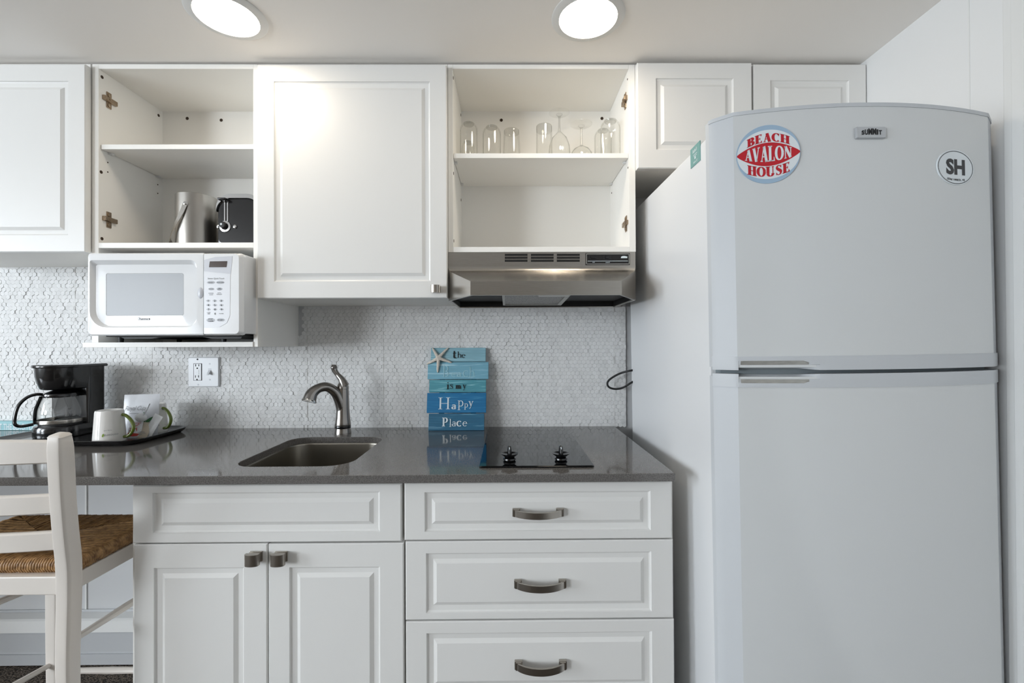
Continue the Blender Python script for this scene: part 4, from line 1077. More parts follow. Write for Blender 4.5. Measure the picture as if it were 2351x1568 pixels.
# ================================================================== COOKTOP
ca, cb = at(1100, 1071, -.583), at(1364.5, 1070, -.583)
kx0, kx1 = ca[0], cb[0]
CK = thing('cooktop', 'black glass two-knob cooktop set into the grey counter', 'cooktop', ((kx0 + kx1) / 2, -.33, CT))
g = MB(); ol = rrect(kx0, kx1, -.585, -.072, .006, 3)
g.loops([[(x, y, CT + .0003) for x, y in ol], [(x, y, CT + .0040) for x, y in ol], [(x, y, CT + .0052) for x, y in rrect(kx0 + .0015, kx1 - .0015, -.5835, -.0735, .006, 3)]])
g.obj('glass_plate', M['blackglass'], CK, sharp=50)
for px in (1170, 1288):
    x = at(px, 1058, -.53)[0]; kz = CT + .0052
    k = MB()
    k.lathe([(.014, 0), (.017, .003), (.0165, .007), (.012, .010)], (x, -.53, kz), 24)
    # dished wing and finger grip
    k.lathe([(.012, .009), (.0225, .0175), (.0228, .0190), (.020, .0180), (.006, .0135)], (x, -.53, kz), 32, ey=.9)
    ko = k.obj('knob', M['black'], CK)
    MB().tube([(x, -.53, kz + .012), (x, -.53, kz + .030), (x, -.53, kz + .037), (x, -.53, kz + .040)], [(.0065, .011), (.0058, .010), (.0048, .009), (.002, .005)], 16, up=(0, 1, 0)).obj('grip', M['black'], ko)
    MB().box(x - .0007, x + .0007, -.5405, -.5385, kz + .0315, kz + .0365).obj('pointer', M['signpale'], ko, smooth=False)

# ================================================================== WORD SIGN (leaning on the tiles)
sy = -.082; sxc, _ = at(1048, 989, sy); S_ = (sy - CAM.y) / F_PX
LEAN = -.20
SG = thing('beach_sign', 'blue plank word sign with a starfish, leaning on the backsplash beside the cooktop', 'sign', (sxc, sy, CT + .0005), (LEAN, 0, 0))
ROOTM[SG.name] = Matrix.Identity(4)
K_ = S_ * 1.055
def su(px): return (px - 1048) * S_ * 1.015
def sv(py): return (989.5 - py) * K_
pl_ = [('plank1', 985, 1113, 806, 838), ('plank2', 979, 1119.5, 838.7, 877.5), ('plank3', 983.5, 1114, 878.3, 906.5), ('plank4', 979.5, 1114.5, 907.3, 951.5), ('plank5', 984.5, 1110.5, 952.5, 989.5)]
for i, (mk, a, b, t, bt) in enumerate(pl_):
    MB().box(su(a), su(b), -.0005 - .0012 * (i % 2), .012, sv(bt) + .0004, sv(t) - .0004, .0012).obj('plank', M[mk], SG)
for px in (1012, 1085): MB().box(su(px) - .01, su(px) + .01, .012, .018, sv(975), sv(815)).obj('batten', M['plank5'], SG, smooth=False)
def lettering(name, m, items, lift):
    P_ = Print(lambda u, v: (su(u), -.0022 - lift, sv(-v)))
    for it in items:
        ch, px, py, unit, W, T = it[:6]; sx_ = it[6] if len(it) > 6 else 1.0
        P_.glyph(ch, px, -py, unit, W, T, warp=lambda x, y, px=px, py=py, unit=unit, sx_=sx_: (px + unit * sx_ * x, -py + unit * y))
    return P_.obj(name, m, SG)
lettering('black_lettering', M['signink'], [('t', 1035.5, 830, 19.4, .2, .07), ('h', 1046.5, 829, 14, .12, .05), ('e', 1056.5, 829.6, 14, .12, .05)], .0004)
lettering('black_lettering', M['signink'], [('i', 1023.5, 899.8, 17.5, .15, .05), ('s', 1030.5, 898.8, 17.5, .14, .05)], .0004)
lettering('black_lettering', M['signink'], [('m', 1044, 898.8, 13.6, .2, .06), ('y', 1060.5, 898, 14, .13, .05)], .0004)
lettering('faint_lettering', M['signfaint'], [('B', 1012.5, 872, 24.6, .09, .035), ('e', 1034, 872.6, 15.6, .12, .05), ('a', 1046.5, 872, 16.5, .17, .06), ('c', 1060, 872.4, 24.5, .09, .04), ('h', 1074, 872, 21, .09, .04)], .0006)
lettering('pale_lettering', M['signpale'], [('H', 1004.5, 943.4, 25.6, .10, .035, 1.36), ('a', 1036, 943.4, 17, .2, .06), ('p', 1049.5, 937.5, 21.5, .11, .045), ('p', 1064.5, 939.5, 14, .12, .05), ('y', 1074.8, 937, 18, .12, .05)], .0006)
lettering('pale_lettering', M['signpale'], [('P', 1015.5, 980.4, 19, .2, .07), ('l', 1031.3, 981.3, 17, .12, .05), ('a', 1037, 980.2, 17, .12, .05), ('c', 1048, 980.6, 20, .18, .06), ('e', 1061.5, 980.3, 17, .12, .05)], .0006)
st_ = MB(); cst = (1003.5, 830.5)
for px, py in ((988, 806.5), (1025, 806.5), (976, 844), (1034.5, 840.5), (1002, 863)):
    a, b = Vector((su(cst[0]), -.011, sv(cst[1]))), Vector((su(px), -.0035, sv(py)))
    pts = [a.lerp(b, t) + Vector((rnd.uniform(-.0007, .0007), 0, rnd.uniform(-.0007, .0007))) for t in (0, .25, .5, .75, .93, 1)]
    st_.tube(pts, [(.0075, .006), (.0060, .0055), (.0050, .0045), (.0042, .0036), (.0030, .0026), (.0008, .0008)], 10, up=(0, 1, 0))
st_.lathe([(.0085, .006), (.0080, .0125), (.004, .0155)], (su(cst[0]), 0, sv(cst[1])), 10, 'y')
st_.obj('starfish', M['starfish'], SG, label='chalky white starfish')

# ================================================================== OUTLET PLATE
ox0, oz1 = at(433.5, 820, -.008); ox1, oz0 = at(504.5, 888, -.008)
OP = thing('outlet_plate', 'white wall plate with a double outlet and a toggle switch on the tiles', 'outlet', ((ox0 + ox1) / 2, 0, (oz0 + oz1) / 2))
pb_ = MB(); pb_.loops([[(x, y, z) for x, z in rrect(ox0 + e, ox1 - e, oz0 + e, oz1 - e, .003, 3)] for e, y in ((0, -.004), (0, -.010), (.003, -.0135))])
pb_.obj('plate', M['outlet'], OP)
def oq(px, py): return at(px, py, -.0135)
def obox(nm, a, b, t, bt, y0, y1, m, par=OP, bev=.0):
    x0, z1 = oq(a, t); x1, z0 = oq(b, bt); return MB().box(x0, x1, y0, y1, z0, z1, bev).obj(nm, m, par)
obox('outlet_recess', 444.2, 463.8, 834.4, 873.6, -.0138, -.0125, M['slot'])
rc = obox('receptacle', 445.4, 462.4, 835.2, 873.0, -.0152, -.013, M['outlet'], bev=.001)
for a, b, t, bt in ((449.2, 450.9, 836.2, 841.2), (456.4, 458.0, 836.2, 840.8), (448.8, 450.2, 861.6, 867), (455.8, 457.4, 861.6, 866.6)): obox('slot', a, b, t, bt, -.0156, -.015, M['slot'], rc)
for px, py in ((453.6, 845.4), (453, 871.2)):
    x, z = oq(px, py); MB().lathe([(.0028, 0), (.0028, .0006)], (x, -.0151, z), 14, 'y').obj('slot', M['slot'], rc)
obox('test_button', 449, 457.5, 848.5, 854, -.0162, -.015, M['outlet'], rc, .0005); obox('test_button', 449, 457.5, 855, 860, -.0162, -.015, M['outlet'], rc, .0005)
for px, py, dk in ((453.4, 825, 1), (454.6, 883, 0), (481, 835.4, 0), (481.4, 871.6, 0)):
    x, z = oq(px, py); MB().lathe([(.0032, 0), (.003, .0008)], (x, -.0134, z), 14, 'y').obj('screw', M['slot'] if dk else M['mwgrey'], OP)
x, z = oq(481.5, 853)
MB().box(x - .006, x + .006, -.0138, -.0134, z - .012, z + .012).obj('toggle_slot', M['mwgrey'], OP, smooth=False)
tg = MB().loops([[(x - .0045, -.0130, z - .006), (x + .0045, -.0130, z - .006), (x + .0045, -.0130, z + .006), (x - .0045, -.0130, z + .006)], [(x - .0035, -.026, z - .013), (x + .0035, -.026, z - .013), (x + .0035, -.024, z - .005), (x - .0035, -.024, z - .005)]])
tg.obj('toggle', M['outlet'], OP)

# ================================================================== POWER CORD LOOP beside the refrigerator
cp_ = []
for px, py, y in ((1486, 846, -.085), (1452, 850, -.075), (1430, 855, -.06), (1412, 863, -.05), (1398, 873, -.045), (1394.5, 882, -.045), (1400, 890, -.045), (1415, 893, -.05), (1432, 889, -.06), (1452, 877, -.075), (1486, 866, -.085)):
    x, z = at(px, py, y); cp_.append((x, y if px < 1460 else -.032, z))
cd_ = MB().tube(spline(cp_, 6), .0038, 10).obj('power_cord', M['blackmatt'], None, 'loop of black power cord sticking out behind the refrigerator', 'cord')

# ================================================================== TRAY AND ITS THINGS
TZ = CT + .0075
tx0, tx1, ty0, ty1 = -1.668, -1.172, -.318, -.045
TR = thing('serving_tray', 'black rectangular tray under the coffee maker and mugs', 'tray', ((tx0 + tx1) / 2, (ty0 + ty1) / 2, CT))
tm = MB(); rrT = lambda e, r=.035: rrect(tx0 + e, tx1 - e, ty0 + e, ty1 - e, r, 6)
tm.loops([[(x, y, z) for x, y in rrT(e, max(.01, .05 - e))] for e, z in ((.016, CT + .0005), (.004, CT + .010), (0, CT + .017), (.0015, CT + .0185), (.005, CT + .0175), (.018, TZ), (.03, TZ))])
tm.obj('tray', M['black'], TR, sharp=50)

# coffee maker, facing the room
CX, CY = -1.537, -.168
CMK = thing('coffee_maker', 'black drip coffee maker standing on the black tray', 'coffee maker', (CX, CY, TZ))
cz0 = TZ
zcap = at(140, 838, -.17)[1]; zbk = at(140, 895, -.20)[1]
W_ = .068
foot = lambda r: [(CX + W_ * math.cos(R(a)), CY + W_ * math.sin(R(a))) for a in range(180, 361, 12)] + [(CX + W_, CY + .098), (CX - W_, CY + .098)]
def sc2(pl, s, cx=CX, cy=CY): return [(cx + (x - cx) * s, cy + (y - cy) * s) for x, y in pl]
bs = MB(); F0 = foot(0)
bs.loops([[(x, y, z) for x, y in sc2(F0, s)] for s, z in ((.98, cz0), (1.02, cz0 + .004), (1.02, cz0 + .030), (.97, cz0 + .038), (.9, cz0 + .040))])
bs.obj('base', M['black'], CMK, sharp=40)
MB().lathe([(.056, .040), (.056, .043), (.050, .0425)], (CX, CY, cz0), 36).obj('warming_plate', M['blackmatt'], CMK)
col = MB(); colp = [(CX - W_, CY + .028), (CX + W_, CY + .028), (CX + W_, CY + .098), (CX - W_, CY + .098)]
colp = rrect(CX - W_, CX + W_, CY + .030, CY + .098, .012, 4)
col.loops([[(x, y, z) for x, y in colp] for z in (cz0 + .036, zcap - .004)]); col.obj('water_tank', M['black'], CMK, sharp=40)
bk = MB()
bkt = lambda s: [(CX + W_ * s * math.cos(R(a)), CY + W_ * s * math.sin(R(a))) for a in range(180, 361, 10)] + [(CX + W_, CY + .06), (CX - W_, CY + .06)]
bk.loops([[(x, y, z) for x, y in bkt(s)] for s, z in ((.70, zbk), (.78, zbk + .004), (.88, zbk + .025), (.94, zbk + .045), (.97, zcap - .006))])
bk.obj('filter_basket', M['black'], CMK, sharp=45)
lid = [(CX + (W_ + .004) * math.cos(R(a)), CY + (W_ + .004) * math.sin(R(a))) for a in range(180, 361, 10)] + [(CX + W_ + .004, CY + .1), (CX - W_ - .004, CY + .1)]
lm = MB(); lm.loops([[(x, y, z) for x, y in sc2(lid, s)] for s, z in ((.98, zcap - .008), (1.0, zcap - .006), (1.0, zcap - .001), (.97, zcap + .002))]); lm.obj('lid', M['black'], CMK, sharp=40)
# glass carafe on the warming plate
CZ0 = cz0 + .0432
zct = at(150, 906, CY)[1]
Hc = zct - CZ0
CF_ = thing('carafe', 'empty glass coffee carafe with a black handle, in the coffee maker', 'carafe', (CX, CY, CZ0))
prof = [(.040, 0), (.050, .004), (.0585, .020), (.0600, .034), (.0585, .050), (.052, Hc * .78), (.046, Hc * .93), (.045, Hc)]
MB().lathe(prof + [(.0435, Hc), (.0445, Hc * .93), (.0505, Hc * .78), (.057, .050), (.0585, .034), (.057, .020), (.049, .006), (.038, .003)], (CX, CY, CZ0), 48, cap1=True).obj('glass_jug', M['glass'], CF_)
MB().lathe([(.0475, Hc - .006), (.049, Hc), (.047, Hc + .006), (.030, Hc + .013), (.018, Hc + .018), (.016, Hc + .024), (.004, Hc + .025)], (CX, CY, CZ0), 36, cap0=True).obj('lid', M['black'], CF_)
MB().lathe([(.0602, .004), (.0612, .012), (.0606, .016), (.0592, .010)], (CX, CY, CZ0), 48, cap0=False, cap1=False).obj('steel_band', M['steel'], CF_)
hd = Vector((-.62, -.785, 0)).normalized()
hq = lambda r, z: Vector((CX, CY, CZ0 + z)) + hd * r
hp_ = spline([hq(.044, Hc + .004), hq(.060, Hc + .006), hq(.080, Hc - .002), hq(.098, Hc - .024), hq(.106, Hc - .052), hq(.108, .016), hq(.102, .005), hq(.088, .002), hq(.066, .005)], 5)
MB().tube(hp_, [(.0075, .0050)] * len(hp_), 12).obj('handle', M['black'], CF_)
MB().tube(spline([hq(.048, Hc - .002), hq(.053, Hc * .8), hq(.060, .055), hq(.0625, .030), hq(.062, .004)], 4), [(.006, .0022)] * 17, 10).obj('handle_strap', M['black'], CF_)

# mugs, upside down
def mug(px, py, y, label, hrot, letters):
    x, _ = at(px, py, y)
    rt = thing('mug', label, 'mug', (x, y, TZ), group='mugs on the tray')
    Hm = .100
    MB().lathe([(.0385, 0), (.0425, 0), (.0428, .002), (.0372, Hm - .006), (.0355, Hm - .001), (.034, Hm), (.030, Hm - .001), (.028, Hm - .003)], (x, y, TZ), 48, cap0=False).obj('cup', M['ceramic'], rt)
    MB().lathe([(.0385, .0), (.0335, Hm - .008)], (x, y, TZ), 48, cap0=False, cap1=True).obj('cup_inside', M['ceramic'], rt)
    h = Vector((math.cos(R(hrot)), math.sin(R(hrot)), 0))
    q = lambda r, z: Vector((x, y, TZ + z)) + h * r
    pth = spline([q(.036, Hm - .016), q(.047, Hm - .019), q(.062, Hm - .034), q(.070, Hm - .054), q(.066, .028), q(.055, .015), q(.040, .012)], 5)
    MB().tube(pth, [(.0055, .0048)] * len(pth), 12).obj('handle', M['green'], rt, label='olive green handle')
    if letters:
        def wrap(u, v):
            rr = .0428 - (.0428 - .0372) * v / (Hm - .006) + .0004
            a = R(letters) + u / rr; return (x + rr * math.cos(a), y + rr * math.sin(a), TZ + v)
        Pm_ = Print(wrap); vs_, fs = font_faces('concord')
        Pm_.add(vs_, fs, lambda a, b: (-.0105 * a + .007, .0275 - .0105 * b))
        vs_, fs = font_faces('living well')
        Pm_.add(vs_, fs, lambda a, b: (-.0050 * a - .002, .0405 - .0042 * b)); Pm_.obj('dark_lettering', M['inkpale'], rt)
        Pg = Print(wrap); Pg.poly([(-.017, .0205), (-.0135, .019), (-.0105, .0245), (-.0115, .030), (-.0145, .0295), (-.0165, .026)]); Pg.obj('green_leaf', M['limegreen'], rt)
    return rt
mug(251.5, 970, -.258, 'white upside-down mug with green handle, nearer one beside the coffee maker', 8, -52)
mug(352.5, 950, -.098, 'white upside-down mug with green handle, at the back right of the tray', -8, -62)
# coffee pouch standing behind the nearer mug
def pillow(mb, w, h, th, n=10, m=12, crimp=.08, noise=.0015):
    for s in (1, -1):
        vv = []
        for i in range(n + 1):
            for j in range(m + 1):
                u, v = i / n, j / m
                k = (max(0, 4 * u * (1 - u)) ** .5) * (max(0, min(1, (v - crimp * .3) / .25)) ** .5) * (max(0, min(1, (1 - crimp - v) / .25)) ** .5)
                jit = rnd.uniform(-noise, noise) * (1 if 0 < i < n and 0 < j < m else .6)
                vv.append(((u - .5) * w, -s * th / 2 * k + jit * .8 - s * .0002, v * h))
        k = m + 1
        mb.faces(vv, [(i * k + j, (i + 1) * k + j, (i + 1) * k + j + 1, i * k + j + 1) for i in range(n) for j in range(m)])
    return mb
px_, _ = at(326, 950, -.172); _, pz1 = at(325, 904, -.155)
PO_ = thing('coffee_pouch', 'white coffee pouch printed with leaves, standing between the two mugs', 'pouch', (px_, -.180, TZ), (-.10, 0, R(14)))
ROOTM[PO_.name] = Matrix.Identity(4)
pw, ph = .104, pz1 - TZ
pillow(MB(), pw, ph, .016).obj('pouch', M['paper'], PO_, local=True, smooth=True)
Pp = Print(lambda u, v: (u, -.0105 - .0, v))
Pp.font('Royal Cup', -.015, ph * .62, .0215, .0, .72, shear=.45, spacing=.9)
Pp.poly([(-.03, ph * .555), (.0, ph * .545), (.0, ph * .535), (-.03, ph * .545)])
for i in range(5): Pp.poly([(-.002 + .012 * math.cos(i * 1.25) + .006 * math.cos(R(a)), ph * .28 + .010 * math.sin(i * 1.25) + .006 * math.sin(R(a))) for a in range(0, 360, 40)])
Pp.obj('dark_lettering', M['inkpale'], PO_, local=True)
Pg = Print(lambda u, v: (u, -.0112, v))
for a0, ln_ in ((95, .040), (40, .036), (140, .022)):
    c_, s_ = math.cos(R(a0)), math.sin(R(a0)); Pg.poly([(.016 + c_ * ln_ * t - s_ * .006 * b, ph * .30 + s_ * ln_ * t + c_ * .006 * b) for t, b in ((0, 0), (.3, .8), (.6, .75), (1, 0), (.6, -.75), (.3, -.8))])
Pg.obj('green_leaves', M['leafgreen'], PO_, local=True)
def packet(name, label, loc, rot, w, h, th, m, extra=None, cat='packet'):
    o = thing(name, label, cat, loc, rot, group='packets on the tray'); ROOTM[o.name] = Matrix.Identity(4)
    pillow(MB(), w, h, th, 6, 8, .1, .001).obj('wrapper', m, o, local=True)
    if extra: extra(o, w, h, th)
    return o
def red_print(o, w, h, th):
    P_ = Print(lambda u, v: (u, -th / 2 - .0016, v))
    P_.poly([(-w * .45, h * .08), (w * .3, h * .08), (w * .42, h * .22), (-w * .45, h * .30)])
    P_.font('Dry', 0, h * .38, h * .26, .02, 1, rot=35); P_.font('Roasted', 0, h * .62, h * .16, .01, 1, rot=35)
    for k in (.90, .84): P_.poly([(-w * .4, h * k), (w * .4, h * k), (w * .4, h * (k - .015)), (-w * .4, h * (k - .015))])
    P_.obj('red_lettering', M['redprint'], o, local=True)
x, _ = at(303, 985, -.218)
packet('condiment_packet', 'white condiment packet with red print leaning behind the nearer mug handle', (x, -.212, TZ), (-.35, 0, R(10)), .040, .056, .005, M['paper'], red_print)
def grey_lines(o, w, h, th):
    P_ = Print(lambda u, v: (u, -th / 2 - .0016, v))
    for k, s in ((.2, .5), (.3, .7), (.38, .6), (.5, .3)): P_.poly([(-w * .35, h * k), (-w * .35 + w * s, h * k), (-w * .35 + w * s, h * (k - .03)), (-w * .35, h * (k - .03))])
    P_.obj('grey_print', M['inkpale'], o, local=True)
x, _ = at(322, 990, -.205)
packet('sugar_packet', 'beige paper sugar packet leaning in front of the coffee pouch', (x, -.210, TZ), (-.5, .12, R(4)), .046, .054, .005, M['kraft'], grey_lines)
x, _ = at(343, 985, -.175)
packet('creamer_packet', 'crumpled shiny white packet leaning against the farther mug', (x + .006, -.196, TZ), (-.3, .35, R(-12)), .034, .078, .010, M['spoon'])
x, z = at(330, 957, -.185)
sp_ = thing('plastic_spoon', 'white plastic spoon lying against the coffee pouch', 'spoon', (x, -.198, z), (0, 0, 0))
ROOTM[sp_.name] = Matrix.Translation((x, -.198, z))
b_ = MB().lathe([(.001, .010), (.010, .008), (.016, .003), (.0175, -.002), (.014, -.004), (.001, -.003)], (x, -.198, z), 20, 'y', ex=1.15, ey=.85)
b_.obj('bowl', M['spoon'], sp_)
MB().tube([(x + .012, -.2, z + .008), (x + .022, -.198, z + .028), (x + .026, -.192, z + .046)], [(.005, .0015), (.0035, .0015), (.004, .0015)], 8).obj('handle', M['spoon'], sp_)
sp_b = None

# long teal sign lying against the tiles behind the chair
sgx1, _ = at(96, 980, -.02); zt1 = at(20, 966.5, -.02)[1]
LS = thing('long_sign', 'long pale teal sign with white capitals against the tiles behind the coffee maker', 'sign', (-1.95, -.02, CT))
ROOTM[LS.name] = Matrix.Identity(4)
LS.location = (0, 0, 0)
MB().box(-2.30, sgx1 + .03, -.028, -.009, CT + .0005, zt1, .0015).obj('board', M['signteal'], LS, local=True)
Pz = Print(lambda u, v: (*(lambda q: (q[0], -.0284, q[1]))(at(u, -v, -.028)),))
vs_, fs = font_faces('AT THE BEACH LAST', .012); xa_, xb_ = min(q[0] for q in vs_), max(q[0] for q in vs_)
Pz.add(vs_, fs, lambda x, y: (-9 + (x - xa_) / (xb_ - xa_) * 99.5, -986.8 + y * 20.5))
Pz.obj('white_lettering', M['signpale'], LS, local=True)

# ================================================================== UPPER CABINET CONTENTS
# ice bucket
zsh = zn1
bx_, _ = at(452.5, 500, -.155); by_ = -.155
br = .0625; bh_ = at(447, 449.5, by_ - .02)[1] - zsh
IB = thing('ice_bucket', 'brushed steel ice bucket with a strap handle in the left open cabinet', 'bucket', (bx_, by_, zsh))
MB().lathe([(br - .001, 0), (br, .002), (br, bh_ - .001), (br - .002, bh_), (br - .004, bh_ - .002), (br - .006, .01), (.01, .008)], (bx_, by_, zsh + .0003), 64).obj('pail', M['steelv'], IB)
PA = R(274); pv = Vector((bx_ + br * math.cos(PA), by_ + br * math.sin(PA), at(428, 468, by_ - .062)[1]))
hps, ups = [], []
zlo = zsh + .018
for k in range(25):                      # bail hanging down round the left side, from the front pivot to the back one
    u = k / 24; ang = R(274 - 180 * u); s_ = math.sin(math.pi * u)
    rr = br + .0025 + .012 * s_
    hps.append((bx_ + rr * math.cos(ang), by_ + rr * math.sin(ang), pv.z - (pv.z - zlo) * s_ ** .8)); ups.append((math.cos(ang), math.sin(ang), .25 * s_))
MB().tube(hps, [(.0072, .0008)] * 25, 4, sq=[(-1, -1), (1, -1), (1, 1), (-1, 1)], up=ups).obj('handle', M['steel'], IB, sharp=40)
nv = Vector((-.42, -.92, 0)).normalized()
rv = MB().lathe([(.0085, 0), (.0085, .002), (.005, .003), (.0045, .006), (.001, .007)], (0, 0, 0), 18, 'y'); rv.bm.transform(Matrix.Translation(pv) @ Matrix.Rotation(R(4), 4, 'Z')); rv.obj('pivot', M['chrome'], IB)

# toaster: lever end towards the room
t0x, tz1 = at(497, 445, -.225); tx_r = ix1 - .010
tw = tx_r - t0x
TO = thing('toaster', 'black toaster with chrome top and lever, partly hidden at the right of the open cabinet', 'toaster', ((t0x + tx_r) / 2, -.14, zsh))
tzb = zsh + .008; tzt = at(545, 445, -.225)[1]
body = lambda e, y: [(x, y, z) for x, z in rrect(t0x + e, tx_r - e, tzb + e, tzt - .011 - e, (.012, .012, .045, .045), 8)]
MB().loops([body(.006, -.222), body(.001, -.2245 + .006), body(0, -.212), body(0, -.05), body(.006, -.04)]).obj('housing', M['black'], TO, sharp=50)
topc = lambda e, y, up: [(x, y, z) for x, z in arc((t0x + tx_r) / 2, tzt - .040, tw / 2 + e, .050 + up, 25, 155, 20)]
tm_ = MB(); ya, yb_ = -.2265, -.036
xm_ = (t0x + tx_r) / 2
rc_ = .046
def over_top(dz): return arc(t0x - .001 + rc_, tzt - dz - rc_, rc_, rc_, 178, 90, 10) + arc(tx_r + .001 - rc_, tzt - dz - rc_, rc_, rc_, 90, 2, 10)
ra, rb_ = over_top(0), over_top(.014)[::-1]
tm_.prism(ra + rb_, 'y', ya, yb_); tm_.obj('chrome_top', M['chrome'], TO, sharp=40)
ty = -.2225
def tq(px, py): return at(px, py, ty)
x0, z1 = tq(515, 447); x1, z0 = tq(524.5, 508)
lt_ = MB(); 
for a, b in ((x0, x0 + .0042), (x1 - .0042, x1)): lt_.box(a, b, ty - .002, ty + .002, z0, z1 - .006, .0008)
lt_.tube([(x0 + .002, ty - .0005, z1 - .007), (x0 + .004, ty - .0005, z1 - .002), ((x0 + x1) / 2, ty - .0005, z1), (x1 - .004, ty - .0005, z1 - .002), (x1 - .002, ty - .0005, z1 - .007)], .0021, 8)
lt_.obj('lever_track', M['chrome'], TO)
x, z = tq(516, 460); MB().box(x - .014, x + .014, ty - .020, ty - .001, z - .004, z + .004, .003).obj('lever', M['black'], TO)
x, z = tq(517, 520)
dl = MB().lathe([(.0185, 0), (.0185, .002), (.0120, .0025), (.0115, .0005)], (x, ty, z), 32, 'y', cap0=False, cap1=False); dl.obj('dial_ring', M['chrome'], TO)
MB().lathe([(.0115, 0), (.0105, .010), (.0075, .012)], (x - .004, ty, z + .004), 24, 'y').obj('dial', M['blackmatt'], TO)
MB().lathe([(.0035, .0122), (.003, .013)], (x - .006, ty, z + .005), 14, 'y').obj('dial_mark', M['signpale'], TO)
for px in (501, 540):
    x, z = tq(px, 520.5); MB().lathe([(.0060, 0), (.0058, .003), (.0035, .0045)], (x, ty, z), 20, 'y', ex=.7 if px < 510 else 1).obj('button', M['chrome'], TO)
for fx_, fy_ in ((t0x + .02, -.20), (tx_r - .02, -.20), (t0x + .02, -.06), (tx_r - .02, -.06)):
    MB().lathe([(.008, 0), (.008, .009)], (fx_, fy_, zsh), 12).obj('foot', M['blackmatt'], TO)
# loose hinge on the shelf
lx_, _ = at(361, 550, -.19)
LH = thing('loose_hinge', 'loose nickel cabinet hinge lying left of the ice bucket', 'hinge', (lx_, -.19, zsh))
hb = MB(); hb.box(lx_ - .038, lx_ - .004, -.198, -.182, zsh + .006, zsh + .018, .003); hb.box(lx_ + .006, lx_ + .040, -.199, -.181, zsh + .004, zsh + .014, .003)
hb.tube([(lx_ - .006, -.19, zsh + .014), (lx_, -.19, zsh + .016), (lx_ + .008, -.19, zsh + .012)], [(.007, .003)] * 3, 8, up=(0, 0, 1))
hb.obj('arm', M['hinge'], LH)
MB().lathe([(.013, 0), (.0145, .004), (.0145, .007), (.012, .008)], (lx_ - .030, -.19, zsh), 20).obj('cup', M['hinge'], LH)
for dx in (-.024, .030):
    MB().lathe([(.0045, 0), (.0042, .0025), (.002, .003)], (lx_ + dx, -.198, zsh + .011), 14, 'y').obj('screw', M['chrome'], LH)

# glasses, all upside down on the shelf over the hood
GZ = ze1 + .0003
def gx(px, Z): return (atx(px, CAM.y + Z), CAM.y + Z)
def dome_glass(px, Z, r, h, label, rim=1.0):
    x, y = gx(px, Z); o = thing('tall_glass', label, 'glass', (x, y, GZ), group='glasses on the shelf over the hood')
    t = .0016; rr_ = .5 * r
    outer = [(r * rim, 0), (r, .004), (r, h - r * .95)] + [(r * math.cos(R(a)), h - r * .95 + r * .95 * math.sin(R(a))) for a in (15, 30, 45, 60, 75, 86)]
    inner = [(max(q[0] - t, .001), q[1] - (0 if q[1] < h * .6 else .003)) for q in outer][::-1]
    MB().lathe(outer, (x, y, GZ), 40, cap0=False, cap1=True).obj('glass_wall', M['glass'], o)
    MB().lathe(inner, (x, y, GZ), 40, cap0=True, cap1=False).obj('inner_wall', M['glass'], o)
    MB().lathe([(r * .55, h - .010), (r * .60, h - .004), (r * .45, h - .0015)], (x, y, GZ), 32).obj('thick_base', M['glassthick'], o)
    return o
def tumbler(px, Z, rim, base, h, label, tb=.012):
    x, y = gx(px, Z); o = thing('tumbler', label, 'glass', (x, y, GZ), group='glasses on the shelf over the hood')
    MB().lathe([(rim, 0), (rim * .985, .004), (base, h - .004), (base - .003, h)], (x, y, GZ), 40, cap0=False, cap1=True).obj('glass_wall', M['glass'], o)
    MB().lathe([(base - .0030, h - tb), (rim - .0025, .001)], (x, y, GZ), 40, cap0=True, cap1=False).obj('inner_wall', M['glass'], o)
    MB().lathe([(base - .001, h - tb), (base - .0005, h - tb * .5), (base - .001, h - .0015)], (x, y, GZ), 40).obj('thick_base', M['glassthick'], o)
    return o
def wine(px, Z, foot, bowl, bh, h, label):
    x, y = gx(px, Z); o = thing('wine_glass', label, 'glass', (x, y, GZ), group='glasses on the shelf over the hood')
    pr_ = [(bowl * .82, 0), (bowl * .93, bh * .2), (bowl, bh * .45), (bowl * .93, bh * .68), (bowl * .68, bh * .87), (bowl * .35, bh * .97), (.0055, bh * 1.04)]
    MB().lathe(pr_, (x, y, GZ), 44, cap0=False, cap1=False).obj('bowl', M['glass'], o)
    MB().lathe([(max(a - .0015, .001), b) for a, b in pr_][::-1], (x, y, GZ), 44, cap0=False, cap1=False).obj('inner_bowl', M['glass'], o)
    MB().lathe([(.0055, bh * 1.03), (.0040, bh * 1.12), (.0035, h - .03), (.0045, h - .014), (.012, h - .006)], (x, y, GZ), 20, cap0=False, cap1=False).obj('stem', M['glassthick'], o)
    MB().lathe([(.010, h - .0065), (foot * .7, h - .0035), (foot, h - .0018), (foot, h - .0006), (foot * .98, h)], (x, y, GZ), 48, cap0=False).obj('foot', M['glass'], o)
    return o
dome_glass(1078, 1.565, .0300, .148, 'round-bottomed tall glass upside down, nearest the left side of the shelf')
dome_glass(1076, 1.665, .0235, .128, 'smaller round-bottomed glass, behind the leftmost tall one')
dome_glass(1131, 1.575, .0315, .141, 'round-bottomed tall glass upside down, left of the tapered tumbler')
x, y = gx(1104.5, 1.56)
DI = thing('glass_dish', 'low thick glass dish between the two leftmost tall glasses', 'dish', (x, y + .07, GZ))
MB().lathe([(.024, 0), (.0265, .012), (.025, .028), (.021, .036), (.016, .039)], (x, y + .070, GZ), 32).obj('dish', M['glassthick'], DI)
tumbler(1176.5, 1.575, .0325, .0265, .1255, 'tapered clear tumbler upside down, third glass from the left in front')
tumbler(1251.5, 1.585, .0290, .0275, .1455, 'straight tumbler with a heavy greenish base, left of the wine glasses', .020)
